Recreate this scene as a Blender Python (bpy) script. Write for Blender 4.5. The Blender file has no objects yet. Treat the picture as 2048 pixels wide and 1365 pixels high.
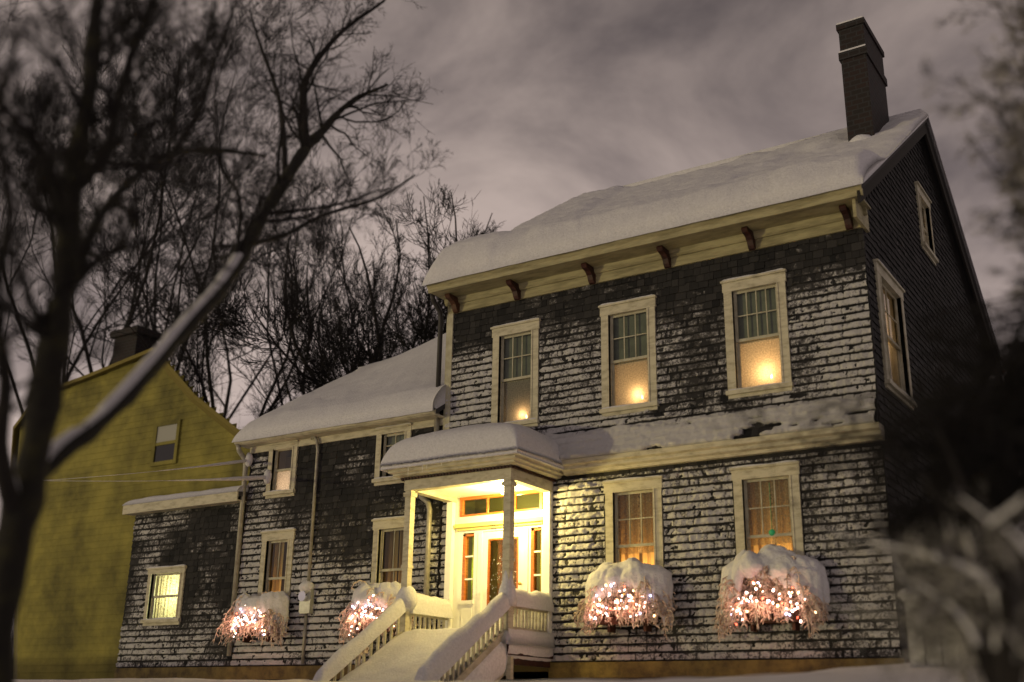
import bpy, math, random
import numpy as np
from mathutils import Vector, Matrix

# ------------------------------------------------------------------ scene, camera, sky, sun
S = bpy.context.scene
C = bpy.data.collections.new('scene_objects'); S.collection.children.link(C)
R = math.radians
CAM = np.array([3.709, -14.5, -0.381]); FPX = 2235.4
_rt = np.array([0.84046, 0.54164, 0.0159]); _up = np.array([0.15995, -0.27601, 0.94775]); _fw = np.array([-0.51773, 0.794, 0.31861])
cd = bpy.data.cameras.new('camera'); cam = bpy.data.objects.new('camera', cd); C.objects.link(cam)
cd.sensor_width = 36; cd.lens = FPX/2048*36; cd.clip_start = .05; cd.clip_end = 2000
m = Matrix([[_rt[i], _up[i], -_fw[i], CAM[i]] for i in range(3)] + [[0, 0, 0, 1]])
cam.matrix_world = m
cd.dof.use_dof = True; cd.dof.focus_distance = 19.0; cd.dof.aperture_fstop = cd.lens/1000/.066
S.camera = cam
S.render.resolution_x, S.render.resolution_y = 1024, 682
S.view_settings.view_transform = 'Standard'; S.view_settings.look = 'None'
S.view_settings.exposure = 0.1; S.view_settings.gamma = 1.0
S.cycles.use_denoising = True
S.cycles.max_bounces = 8; S.cycles.transparent_max_bounces = 24
S.cycles.sample_clamp_indirect = 4

SUN_EL, SUN_AZ = R(-4), R(-36)          # low street-side light from the front left
sd = bpy.data.lights.new('sun', 'SUN'); sun = bpy.data.objects.new('sun', sd); C.objects.link(sun)
sd.energy = .85; sd.angle = R(1.5); sd.color = (1.0, .82, .38)
ldir = Vector((math.sin(SUN_AZ)*math.cos(SUN_EL), -math.cos(SUN_AZ)*math.cos(SUN_EL), math.sin(SUN_EL)))
sun.rotation_euler = ldir.to_track_quat('Z', 'Y').to_euler()

W = bpy.data.worlds.new('World'); S.world = W; W.use_nodes = True
wn, wl = W.node_tree.nodes, W.node_tree.links
wn.clear()
wo = wn.new('ShaderNodeOutputWorld'); add = wn.new('ShaderNodeAddShader')
sky = wn.new('ShaderNodeTexSky'); sky.sky_type = 'NISHITA'; sky.sun_disc = False
sky.sun_elevation = SUN_EL; sky.sun_rotation = math.pi - SUN_AZ
b1 = wn.new('ShaderNodeBackground'); b1.inputs[1].default_value = .004; wl.new(sky.outputs[0], b1.inputs[0])
tc = wn.new('ShaderNodeTexCoord'); mp = wn.new('ShaderNodeMapping'); mp.inputs['Scale'].default_value = (1.6, 1.6, 3.2); mp.inputs['Location'].default_value = (.35, .1, .2)
wl.new(tc.outputs['Generated'], mp.inputs[0])
n1 = wn.new('ShaderNodeTexNoise'); n1.inputs['Scale'].default_value = 1.7; n1.inputs['Detail'].default_value = 7; n1.inputs['Roughness'].default_value = .58; n1.inputs['Distortion'].default_value = .6
wl.new(mp.outputs[0], n1.inputs['Vector'])
cr = wn.new('ShaderNodeValToRGB')
for e, (p, c) in zip([cr.color_ramp.elements[0], cr.color_ramp.elements[1]], ((.30, (.105, .086, .088, 1)), (.62, (.385, .310, .280, 1)))):
    e.position = p; e.color = c
wl.new(n1.outputs['Fac'], cr.inputs[0])
sx = wn.new('ShaderNodeSeparateXYZ'); wl.new(tc.outputs['Generated'], sx.inputs[0])
hr = wn.new('ShaderNodeMapRange'); hr.inputs[1].default_value = .15; hr.inputs[2].default_value = .72; hr.inputs[3].default_value = 1.75; hr.inputs[4].default_value = .55
wl.new(sx.outputs['Z'], hr.inputs[0])
b2 = wn.new('ShaderNodeBackground'); wl.new(cr.outputs[0], b2.inputs[0]); wl.new(hr.outputs[0], b2.inputs[1])
wl.new(b1.outputs[0], add.inputs[0]); wl.new(b2.outputs[0], add.inputs[1]); wl.new(add.outputs[0], wo.inputs[0])

# ------------------------------------------------------------------ helpers
rng = np.random.default_rng(7); random.seed(7)
def at(px, py, ax, v):
    """the world point seen at photo pixel (px,py) on the plane ax = v"""
    d = _fw + _rt*(px-1024)/FPX + _up*(682.5-py)/FPX
    i = 'XYZ'.index(ax); return CAM + d*(v-CAM[i])/d[i]
def atd(px, py, dist):
    d = _fw + _rt*(px-1024)/FPX + _up*(682.5-py)/FPX
    return CAM + d*dist
def xat(px, Y, Z):
    lo, hi = -60., 20.
    for _ in range(60):
        X = (lo+hi)/2; d = np.array([X, Y, Z])-CAM
        if 1024+FPX*(d@_rt)/(d@_fw) < px: lo = X
        else: hi = X
    return X

def _hash(ix, iy, iz, s):
    h = (ix.astype(np.int64)*374761393 + iy.astype(np.int64)*668265263 + iz.astype(np.int64)*2147483647 + s*1274126177) & 0xffffffff
    h = ((h ^ (h >> 13))*1274126177) & 0xffffffff
    h = h ^ (h >> 16)
    return (h & 0xffff)/65535.0
def vnoise(x, y, z=0, s=0):
    x, y, z = np.broadcast_arrays(np.asarray(x, float), np.asarray(y, float), np.asarray(z, float))
    ix, iy, iz = np.floor(x), np.floor(y), np.floor(z)
    fx, fy, fz = x-ix, y-iy, z-iz
    fx, fy, fz = [f*f*(3-2*f) for f in (fx, fy, fz)]
    r = 0
    for a in (0, 1):
        for b in (0, 1):
            for c in (0, 1):
                r = r + _hash(ix+a, iy+b, iz+c, s)*(fx if a else 1-fx)*(fy if b else 1-fy)*(fz if c else 1-fz)
    return r
def fbm(x, y, z=0, s=0, o=4):
    r, a, t = 0, 1., 0
    for k in range(o):
        r = r + a*vnoise(np.asarray(x)*2**k, np.asarray(y)*2**k, np.asarray(z)*2**k, s+k*17); t += a; a *= .5
    return r/t
def sstep(a, b, x):
    t = np.clip((np.asarray(x, float)-a)/(b-a), 0, 1); return t*t*(3-2*t)

class MB:
    """collects shapes and links them as ONE mesh object; tf maps local (u,v,w) to the world"""
    def __init__(s, tf=None): s.v = []; s.f = []; s.tf = tf; s.n = 0; s.sm = []
    def raw(s, v, f, smooth=False):
        v = np.asarray(v, float).reshape(-1, 3)
        if s.tf is not None: v = s.tf(v)
        s.v.append(v); f = [tuple(int(i)+s.n for i in q) for q in f]
        s.f += f; s.sm += [smooth]*len(f); s.n += len(v); return s
    def box(s, a, b, c, d, e, f):
        v = [(x, y, z) for x in (a, b) for y in (c, d) for z in (e, f)]
        return s.raw(v, [(0, 1, 3, 2), (4, 6, 7, 5), (0, 4, 5, 1), (2, 3, 7, 6), (0, 2, 6, 4), (1, 5, 7, 3)])
    def quad(s, *p): return s.raw(p, [tuple(range(len(p)))])
    def tube(s, pts, rad, n=8, cap=True):
        pts = np.asarray(pts, float); P = len(pts); rad = np.broadcast_to(np.asarray(rad, float), (P,))
        t = np.gradient(pts, axis=0); t /= np.linalg.norm(t, axis=1)[:, None]+1e-9
        ref = np.array([0, 0, 1.]) if abs(t[0][2]) < .9 else np.array([1., 0, 0])
        n1 = np.cross(t[0], ref); n1 /= np.linalg.norm(n1); v = []
        for i in range(P):
            n1 = n1-t[i]*(n1@t[i]); n1 /= np.linalg.norm(n1)+1e-9; n2 = np.cross(t[i], n1)
            for k in range(n):
                a = 2*math.pi*k/n; v.append(pts[i]+rad[i]*(math.cos(a)*n1+math.sin(a)*n2))
        f = [(i*n+k, i*n+(k+1) % n, (i+1)*n+(k+1) % n, (i+1)*n+k) for i in range(P-1) for k in range(n)]
        if cap: f += [tuple(range(n))[::-1], tuple((P-1)*n+k for k in range(n))]
        return s.raw(v, f, True)
    def lathe(s, prof, cx, cy, n=12):
        v = [(cx+r*math.cos(2*math.pi*k/n), cy+r*math.sin(2*math.pi*k/n), z) for r, z in prof for k in range(n)]
        P = len(prof); f = [(i*n+k, i*n+(k+1) % n, (i+1)*n+(k+1) % n, (i+1)*n+k) for i in range(P-1) for k in range(n)]
        f += [tuple(range(n))[::-1], tuple((P-1)*n+k for k in range(n))]
        return s.raw(v, f, True)
    def prism(s, poly, axis, a, b):
        """poly: 2-D outline in the two other axes, extruded along axis from a to b"""
        def mk(p, q, h): return {'X': (h, p, q), 'Y': (p, h, q), 'Z': (p, q, h)}[axis]
        n = len(poly); v = [mk(p, q, a) for p, q in poly]+[mk(p, q, b) for p, q in poly]
        f = [tuple(range(n))[::-1], tuple(range(n, 2*n))]+[(i, (i+1) % n, n+(i+1) % n, n+i) for i in range(n)]
        return s.raw(v, f)
    def blob(s, c, r, seed=0, amp=.25, nu=14, nv=9, flat=None):
        c = np.array(c); r = np.broadcast_to(np.array(r, float), (3,)); v = []
        for j in range(nv+1):
            for i in range(nu):
                a, b = 2*math.pi*i/nu, math.pi*j/nv
                d = np.array([math.cos(a)*math.sin(b), math.sin(a)*math.sin(b), math.cos(b)])
                k = 1+amp*2*(float(fbm(d[0]*1.7+seed*3.1, d[1]*1.7, d[2]*1.7, seed, 3))-.5)
                p = c+d*r*k
                if flat is not None and p[2] < flat: p[2] = flat
                v.append(p)
        f = [(j*nu+i, j*nu+(i+1) % nu, (j+1)*nu+(i+1) % nu, (j+1)*nu+i) for j in range(nv) for i in range(nu)]
        return s.raw(v, f, True)
    def build(s, name, mat, parent=None, origin=None, smooth=None):
        v = np.concatenate(s.v) if s.v else np.zeros((0, 3))
        return mesh_obj(name, v, s.f, mat, parent, origin, s.sm if smooth is None else [smooth]*len(s.f))
def wloc(o):
    l = Vector((0, 0, 0))
    while o is not None: l = l+o.location; o = o.parent
    return l
def mesh_obj(name, v, f, mat, parent=None, origin=None, smooth=True, attr=None):
    me = bpy.data.meshes.new(name)
    org = np.array(wloc(parent)) if parent is not None else (np.array(origin, float) if origin is not None else np.zeros(3))
    v = np.asarray(v, float)-org
    if isinstance(f, np.ndarray):
        k = f.shape[1]; me.vertices.add(len(v)); me.vertices.foreach_set('co', v.ravel())
        me.loops.add(f.size); me.loops.foreach_set('vertex_index', f.ravel().astype(np.int32))
        me.polygons.add(len(f)); me.polygons.foreach_set('loop_start', np.arange(0, f.size, k, dtype=np.int32))
        me.polygons.foreach_set('loop_total', np.full(len(f), k, dtype=np.int32))
        me.update(calc_edges=True)
    else:
        me.from_pydata([tuple(p) for p in v], [], f)
    n = len(me.polygons)
    me.polygons.foreach_set('use_smooth', [bool(smooth)]*n if isinstance(smooth, bool) else smooth)
    if attr:
        for k, d in attr.items():
            a = me.attributes.new(k, 'FLOAT', 'POINT'); a.data.foreach_set('value', np.asarray(d, np.float32))
    me.materials.append(mat); me.update()
    o = bpy.data.objects.new(name, me); C.objects.link(o)
    if parent is not None: o.parent = parent
    else: o.location = Vector(org)
    return o
def thing(name, label, cat, loc, group=None):
    o = bpy.data.objects.new(name, None); C.objects.link(o); o.location = loc; o.empty_display_size = .2
    return tag(o, label, cat, group)
def tag(o, label, cat, group=None):
    o['label'] = label; o['category'] = cat
    if group: o['group'] = group
    return o
def copy_tree(o, parent=None):
    c = o.copy(); C.objects.link(c)
    if parent is not None: c.parent = parent
    for ch in list(o.children): copy_tree(ch, c)
    return c
def grid_faces(nu, nv, keep=None):
    i, j = np.meshgrid(np.arange(nu-1), np.arange(nv-1), indexing='ij')
    a = (i*nv+j); f = np.stack([a, a+nv, a+nv+1, a+1], -1)
    if keep is not None: f = f[keep]
    return f.reshape(-1, 4)
def prune(v, f):
    used = np.unique(f); mp_ = -np.ones(len(v), int); mp_[used] = np.arange(len(used)); return v[used], mp_[f]

# ------------------------------------------------------------------ materials
def mat(name, col, rough=.7, noise=None, bump=0, bscale=30, spec=.3, col2=None, nscale=6, lo=.35, hi=.65, detail=5, metal=0, vec='Object', stretch=None):
    M = bpy.data.materials.new(name); M.use_nodes = True; n, l = M.node_tree.nodes, M.node_tree.links
    p = n['Principled BSDF']; p.inputs['Roughness'].default_value = rough; p.inputs['Specular IOR Level'].default_value = spec; p.inputs['Metallic'].default_value = metal
    p.inputs['Base Color'].default_value = (*col, 1)
    t = n.new('ShaderNodeTexCoord'); src = t.outputs[vec]
    if stretch:
        mp_ = n.new('ShaderNodeMapping'); mp_.inputs['Scale'].default_value = stretch; l.new(src, mp_.inputs[0]); src = mp_.outputs[0]
    if col2 is not None:
        x = n.new('ShaderNodeTexNoise'); x.inputs['Scale'].default_value = nscale; x.inputs['Detail'].default_value = detail; x.inputs['Roughness'].default_value = .65
        l.new(src, x.inputs['Vector']); c = n.new('ShaderNodeValToRGB'); c.color_ramp.elements[0].position = lo; c.color_ramp.elements[1].position = hi
        c.color_ramp.elements[0].color = (*col, 1); c.color_ramp.elements[1].color = (*col2, 1)
        l.new(x.outputs['Fac'], c.inputs[0]); l.new(c.outputs[0], p.inputs['Base Color'])
    if bump:
        x = n.new('ShaderNodeTexNoise'); x.inputs['Scale'].default_value = bscale; x.inputs['Detail'].default_value = 6
        l.new(src, x.inputs['Vector']); b = n.new('ShaderNodeBump'); b.inputs['Strength'].default_value = bump; b.inputs['Distance'].default_value = .02
        l.new(x.outputs['Fac'], b.inputs['Height']); l.new(b.outputs[0], p.inputs['Normal'])
    return M
def emit(name, col, st):
    M = bpy.data.materials.new(name); M.use_nodes = True; p = M.node_tree.nodes['Principled BSDF']
    p.inputs['Base Color'].default_value = (*col, 1); p.inputs['Emission Color'].default_value = (*col, 1); p.inputs['Emission Strength'].default_value = st
    return M
SNOW = mat('snow', (.60, .60, .635), .7, bump=.7, bscale=42, col2=(.47, .47, .50), nscale=26, lo=.35, hi=.75, detail=9)
SNOWC = mat('caked_snow', (.78, .77, .77), .7, bump=.6, bscale=55, col2=(.60, .59, .59), nscale=22)
def dusted():
    M = bpy.data.materials.new('dusted_snow'); M.use_nodes = True; n, l = M.node_tree.nodes, M.node_tree.links
    p = n['Principled BSDF']; p.inputs['Roughness'].default_value = .75; p.inputs['Specular IOR Level'].default_value = .2
    a = n.new('ShaderNodeAttribute'); a.attribute_name = 'amount'; t = n.new('ShaderNodeTexCoord')
    x = n.new('ShaderNodeTexNoise'); x.inputs['Scale'].default_value = 24; x.inputs['Detail'].default_value = 8; x.inputs['Roughness'].default_value = .78; l.new(t.outputs['Object'], x.inputs['Vector'])
    ad = n.new('ShaderNodeMath'); ad.operation = 'MULTIPLY_ADD'; l.new(x.outputs['Fac'], ad.inputs[0]); ad.inputs[1].default_value = 2.1; l.new(a.outputs['Fac'], ad.inputs[2])
    c = n.new('ShaderNodeValToRGB'); e = c.color_ramp.elements; e[0].position = .52; e[1].position = 1.22
    e[0].color = (.028, .026, .025, 1); e[1].color = (.50, .495, .505, 1); m_ = e.new(.84); m_.color = (.125, .122, .125, 1)
    sb_ = n.new('ShaderNodeMath'); sb_.operation = 'SUBTRACT'; l.new(ad.outputs[0], sb_.inputs[0]); sb_.inputs[1].default_value = .66; l.new(sb_.outputs[0], c.inputs[0]); l.new(c.outputs[0], p.inputs['Base Color'])
    b = n.new('ShaderNodeBump'); b.inputs['Strength'].default_value = .9; b.inputs['Distance'].default_value = .03; l.new(x.outputs['Fac'], b.inputs['Height']); l.new(b.outputs[0], p.inputs['Normal'])
    return M
DUST = dusted()
GROUND = mat('ground_snow', (.74, .72, .70), .7, bump=.6, bscale=9, col2=(.62, .60, .58), nscale=2.5)
CREAM = mat('cream_paint', (.48, .45, .34), .6, bump=.25, bscale=40, col2=(.24, .215, .15), nscale=5, lo=.45, hi=.75, stretch=(1, 1, 3))
WHITE = mat('white_paint', (.80, .80, .76), .45, bump=.05, bscale=30, col2=(.72, .71, .66), nscale=4, lo=.5, hi=.8)
OLIVE = mat('olive_cream_trim', (.34, .31, .18), .6, bump=.3, bscale=35, col2=(.13, .115, .06), nscale=3, lo=.40, hi=.75, stretch=(.7, 2, 5))
GREY = mat('grey_trim', (.45, .43, .33), .6, bump=.2, bscale=40, col2=(.30, .28, .2), nscale=6)
REDB = mat('dark_red_paint', (.016, .006, .005), .55, bump=.1, col2=(.05, .016, .012), nscale=8)
BROWN = mat('brown_paint', (.065, .028, .015), .6, bump=.1)
ORANGE = mat('orange_stained_wood', (.48, .15, .035), .4, col2=(.30, .085, .02), nscale=5, stretch=(1, 1, 6))
DARK = mat('dark_wall', (.02, .018, .016), .9)
ROOFM = mat('asphalt_roof', (.045, .043, .045), .9, bump=.3)
METAL = mat('painted_pipe', (.32, .31, .26), .45, metal=.2, bump=.1, col2=(.22, .20, .16), nscale=12)
DPIPE = mat('dark_pipe', (.03, .028, .026), .5, metal=.1)
STEEL = mat('meter_grey', (.40, .41, .40), .45, metal=.4, col2=(.28, .28, .27))
BLIND = mat('grey_green_blind', (.17, .18, .145), .8, col2=(.12, .125, .105), nscale=5)
PLANTER = mat('planter_wood', (.075, .028, .014), .7, bump=.2, col2=(.04, .016, .01), nscale=10)
WIRE = mat('green_wire', (.012, .03, .015), .5)
BARK = mat('bark', (.008, .007, .007), .9, bump=.8, bscale=40, col2=(.018, .015, .014), nscale=14)
BARKM = mat('mossy_bark', (.012, .011, .009), .9, bump=.6, bscale=35, col2=(.038, .036, .014), nscale=6, lo=.5, hi=.75)
TWIG = mat('twig', (.007, .006, .006), .9)
NEEDLE = mat('needles', (.022, .032, .018), .8, col2=(.045, .055, .03), nscale=3)
SNOWBOUGH = mat('glow_tinted_snowy_bough', (.62, .52, .45), .75, bump=.5, bscale=60, col2=(.20, .10, .05), nscale=14, lo=.46, hi=.70)  # warm glow of the fairy lights put into the bough colour
YELLOW = mat('ochre_clapboard', (.26, .23, .048), .8, bump=.1, col2=(.085, .076, .018), nscale=.75, lo=.36, hi=.66)
FENCEW = mat('weathered_fence', (.17, .17, .165), .85, bump=.3, col2=(.42, .42, .42), nscale=5, lo=.42, hi=.66)
BLACK = mat('black_metal', (.012, .012, .012), .5)
GREENORN = emit('green_glass_glow', (.02, .25, .09), .25)  # faint glow put into the glass itself; the ball is no lamp

def shingle_mat():
    M = bpy.data.materials.new('weathered_shingle'); M.use_nodes = True; n, l = M.node_tree.nodes, M.node_tree.links
    p = n['Principled BSDF']; p.inputs['Roughness'].default_value = .85; p.inputs['Specular IOR Level'].default_value = .25
    a = n.new('ShaderNodeAttribute'); a.attribute_name = 'tone'
    t = n.new('ShaderNodeTexCoord'); mp_ = n.new('ShaderNodeMapping'); mp_.inputs['Scale'].default_value = (38, 38, 4); l.new(t.outputs['Object'], mp_.inputs[0])
    x = n.new('ShaderNodeTexNoise'); x.inputs['Scale'].default_value = 1; x.inputs['Detail'].default_value = 4; l.new(mp_.outputs[0], x.inputs['Vector'])
    ad = n.new('ShaderNodeMath'); ad.operation = 'MULTIPLY_ADD'; l.new(x.outputs['Fac'], ad.inputs[0]); ad.inputs[1].default_value = .5; l.new(a.outputs['Fac'], ad.inputs[2])
    c = n.new('ShaderNodeValToRGB'); c.color_ramp.elements[0].position = .2; c.color_ramp.elements[1].position = 1.25
    c.color_ramp.elements[0].color = (.005, .0055, .007, 1); c.color_ramp.elements[1].color = (.030, .029, .030, 1); c.color_ramp.elements[1].position = 1
    l.new(ad.outputs[0], c.inputs[0]); l.new(c.outputs[0], p.inputs['Base Color'])
    b = n.new('ShaderNodeBump'); b.inputs['Strength'].default_value = .4; b.inputs['Distance'].default_value = .01; l.new(x.outputs['Fac'], b.inputs['Height']); l.new(b.outputs[0], p.inputs['Normal'])
    return M
SHINGLE = shingle_mat()
def glass_mat(name='window_glass', tint=(.9, .95, .92)):
    M = bpy.data.materials.new(name); M.use_nodes = True; n, l = M.node_tree.nodes, M.node_tree.links; n.clear()
    o = n.new('ShaderNodeOutputMaterial'); mx = n.new('ShaderNodeMixShader'); tr = n.new('ShaderNodeBsdfTransparent'); tr.inputs[0].default_value = (*tint, 1)
    g = n.new('ShaderNodeBsdfGlossy'); g.inputs['Roughness'].default_value = .03
    fr = n.new('ShaderNodeFresnel'); fr.inputs[0].default_value = 1.5
    l.new(fr.outputs[0], mx.inputs[0]); l.new(tr.outputs[0], mx.inputs[1]); l.new(g.outputs[0], mx.inputs[2]); l.new(mx.outputs[0], o.inputs[0]); return M
GLASS = glass_mat()
GREENGLASS = glass_mat('green_tinted_glass', (.75, .9, .45))
def cloth(name, col, trans=.6, hole=None, scale=9, lo=.4, hi=.6):
    """thin sheet that lets light through; hole mixes in clear gaps by noise"""
    M = bpy.data.materials.new(name); M.use_nodes = True; n, l = M.node_tree.nodes, M.node_tree.links; n.clear()
    o = n.new('ShaderNodeOutputMaterial'); d = n.new('ShaderNodeBsdfDiffuse'); t = n.new('ShaderNodeBsdfTranslucent'); mx = n.new('ShaderNodeMixShader'); mx.inputs[0].default_value = trans
    d.inputs[0].default_value = (*col, 1); t.inputs[0].default_value = (*col, 1)
    l.new(d.outputs[0], mx.inputs[1]); l.new(t.outputs[0], mx.inputs[2]); out = mx.outputs[0]
    if hole is not None:
        tcx = n.new('ShaderNodeTexCoord'); x = n.new('ShaderNodeTexNoise'); x.inputs['Scale'].default_value = scale; x.inputs['Detail'].default_value = 8; x.inputs['Roughness'].default_value = .75
        l.new(tcx.outputs['Object'], x.inputs['Vector']); c = n.new('ShaderNodeMapRange'); c.inputs[1].default_value = lo; c.inputs[2].default_value = hi; c.inputs[3].default_value = hole[0]; c.inputs[4].default_value = hole[1]
        l.new(x.outputs['Fac'], c.inputs[0]); tr = n.new('ShaderNodeBsdfTransparent'); m2 = n.new('ShaderNodeMixShader')
        l.new(c.outputs[0], m2.inputs[0]); l.new(tr.outputs[0], m2.inputs[1]); l.new(out, m2.inputs[2]); out = m2.outputs[0]
    l.new(out, o.inputs[0]); return M
FROST = cloth('window_frost', (.85, .78, .70), .75, hole=(.55, 1.0), scale=45)
CURTAIN = cloth('ochre_curtain', (.62, .47, .22), .55)
LACE = cloth('lace_curtain', (.55, .47, .30), .6, hole=(.25, .95), scale=30)
SHADE = cloth('tan_roller_shade', (.55, .42, .26), .6)
AMBER = cloth('amber_door_curtain', (.26, .11, .045), .5, hole=(.5, 1.), scale=6)

def brick_mat():
    M = bpy.data.materials.new('dark_brick'); M.use_nodes = True; n, l = M.node_tree.nodes, M.node_tree.links
    p = n['Principled BSDF']; p.inputs['Roughness'].default_value = .9
    t = n.new('ShaderNodeTexCoord'); sp = n.new('ShaderNodeSeparateXYZ'); l.new(t.outputs['Object'], sp.inputs[0])
    sm = n.new('ShaderNodeMath'); sm.operation = 'ADD'; l.new(sp.outputs[0], sm.inputs[0]); l.new(sp.outputs[1], sm.inputs[1])
    cb = n.new('ShaderNodeCombineXYZ'); l.new(sm.outputs[0], cb.inputs[0]); l.new(sp.outputs[2], cb.inputs[1])
    b = n.new('ShaderNodeTexBrick'); b.inputs['Scale'].default_value = 2.6; b.inputs['Mortar Size'].default_value = .03; b.inputs['Color1'].default_value = (.016, .007, .006, 1); b.inputs['Color2'].default_value = (.008, .006, .006, 1); b.inputs['Mortar'].default_value = (.018, .018, .02, 1)
    l.new(cb.outputs[0], b.inputs['Vector']); l.new(b.outputs['Color'], p.inputs['Base Color'])
    return M
BRICK = brick_mat()

# ------------------------------------------------------------------ ground
gx = np.concatenate([np.linspace(-90, -24, 30), np.linspace(-23.5, 12, 260), np.linspace(13, 90, 30)])
gy = np.concatenate([np.linspace(-17.5, 1, 170), np.linspace(1.6, 40, 60), np.linspace(44, 200, 16)])
GX, GY = np.meshgrid(gx, gy, indexing='ij')
def ground_z(X, Y):
    z = .07+.03*np.clip(Y, -6, 0)
    z = z-1.75*sstep(-6.5, -12.5, Y)
    near = sstep(-14, -8, Y)*(1-sstep(.5, 2, Y))
    z = z+near*(.13*(fbm(X*.55, Y*.55, 0, 3, 4)-.5)+.05*(fbm(X*2.5, Y*2.5, 0, 9, 3)-.5))
    z = z+.20*np.exp(-((X-1.2)/1.8)**2-((Y+3)/2.2)**2)+.09*np.exp(-((X+10)/2.5)**2-((Y+3)/2)**2)
    z = z-.05*np.exp(-((X+3.4)/1.5)**2-((Y+1.6)/1.5)**2)
    return z
GZ = ground_z(GX, GY)
g = mesh_obj('ground', np.stack([GX, GY, GZ], -1).reshape(-1, 3), grid_faces(len(gx), len(gy)), GROUND); g['kind'] = 'structure'

# ------------------------------------------------------------------ the shingled house
HX = -7.02; WX = -11.5; EX = -14.55
house = thing('shingled_house', 'dark weathered shingle farmhouse with snowy roofs, cream window frames and lower left wing', 'house', (-5.5, 3, .1))
FRONT = lambda v: np.stack([v[:, 0], -v[:, 2], v[:, 1]], 1)            # (x, z, out)
SIDE = lambda v: np.stack([v[:, 2], v[:, 0], v[:, 1]], 1)              # (y, z, out)
NEIGH = None
# windows: x0 x1 z0 z1 (outer edge of the casing)
WIN = dict(
    w1=(-6.09, -5.21, 3.96, 5.71), w2=(-4.07, -3.15, 3.96, 5.71), w3=(-2.04, -1.11, 3.96, 5.71),
    l1=(-4.03, -3.12, 1.12, 2.93), l2=(-2.03, -1.10, 1.12, 2.93),
    wu1=(-11.0, -10.3, 3.32, 4.30), wu2=(-8.46, -7.72, 3.32, 4.28), wl1=(-10.98, -10.22, 1.12, 2.69), wl2=(-8.41, -7.62, 1.12, 2.71),
    ex=(-13.93, -12.93, 1.16, 2.20))
SWIN = dict(s1=(.45, 1.85, 3.96, 5.80), s2=(3.72, 4.62, 7.22, 8.42))
DOOR = (-6.82, -5.02, .3, 3.0)
EXPO = .113
def out_main(z):
    k = np.clip((3.95-np.asarray(z, float))/.65, 0, 1)
    return np.where(np.asarray(z) > 3.29, .20*k**1.6, 0.)
def shingle_wall(tf, u0, u1, z0, z1, holes, name, lim=None, outf=None, seed=1, skip=None):
    r = np.random.default_rng(seed); V = []; T = []; n = 0
    z = z0
    while z < z1-.02:
        zt = min(z+EXPO*1.25, z1)
        a, b = (u0, u1) if lim is None else lim(z+EXPO*.5)
        if b-a < .1: break
        u = a-r.uniform(0, .1)
        if skip is None or not skip(z):
            while u < b:
                w = r.choice([.09, .11, .13, .15, .18]); s0, s1 = max(u+.003, a), min(u+w-.003, b); u += w
                if s1-s0 < .02: continue
                segs = [(s0, s1)]
                for h in holes:
                    if z+EXPO*.6 > h[2]+.06 and z+.02 < h[3]-.06:
                        ns = []
                        for p, q in segs:
                            if q <= h[0]+.05 or p >= h[1]-.05: ns.append((p, q)); continue
                            if p < h[0]+.05: ns.append((p, h[0]+.05))
                            if q > h[1]-.05: ns.append((h[1]-.05, q))
                        segs = ns
                jz = r.uniform(-.007, .007); jo = r.uniform(-.004, .007); tone = r.beta(2, 3)
                if r.random() < .05: jz += .02
                for p, q in segs:
                    oz = 0. if outf is None else float(outf(z+.03)); ozt = 0. if outf is None else float(outf(min(zt, z+EXPO)+.03))
                    ob, ot = oz+.026+jo, ozt+.006+jo*.5
                    V += [(p, z+jz, ob), (q, z+jz, ob), (q, zt, ot), (p, zt, ot), (p, z+jz, oz-.02), (q, z+jz, oz-.02), (q, zt, ozt-.02), (p, zt, ozt-.02)]
                    T += [tone]*8
        z += EXPO
    V = tf(np.array(V)); k = len(V)//8
    base = np.array([(0, 1, 2, 3), (0, 4, 5, 1), (1, 5, 6, 2), (0, 3, 7, 4)])
    F = (base[None]+8*np.arange(k)[:, None, None]).reshape(-1, 4)
    return mesh_obj(name, V, F, SHINGLE, house, smooth=False, attr={'tone': T})
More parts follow.
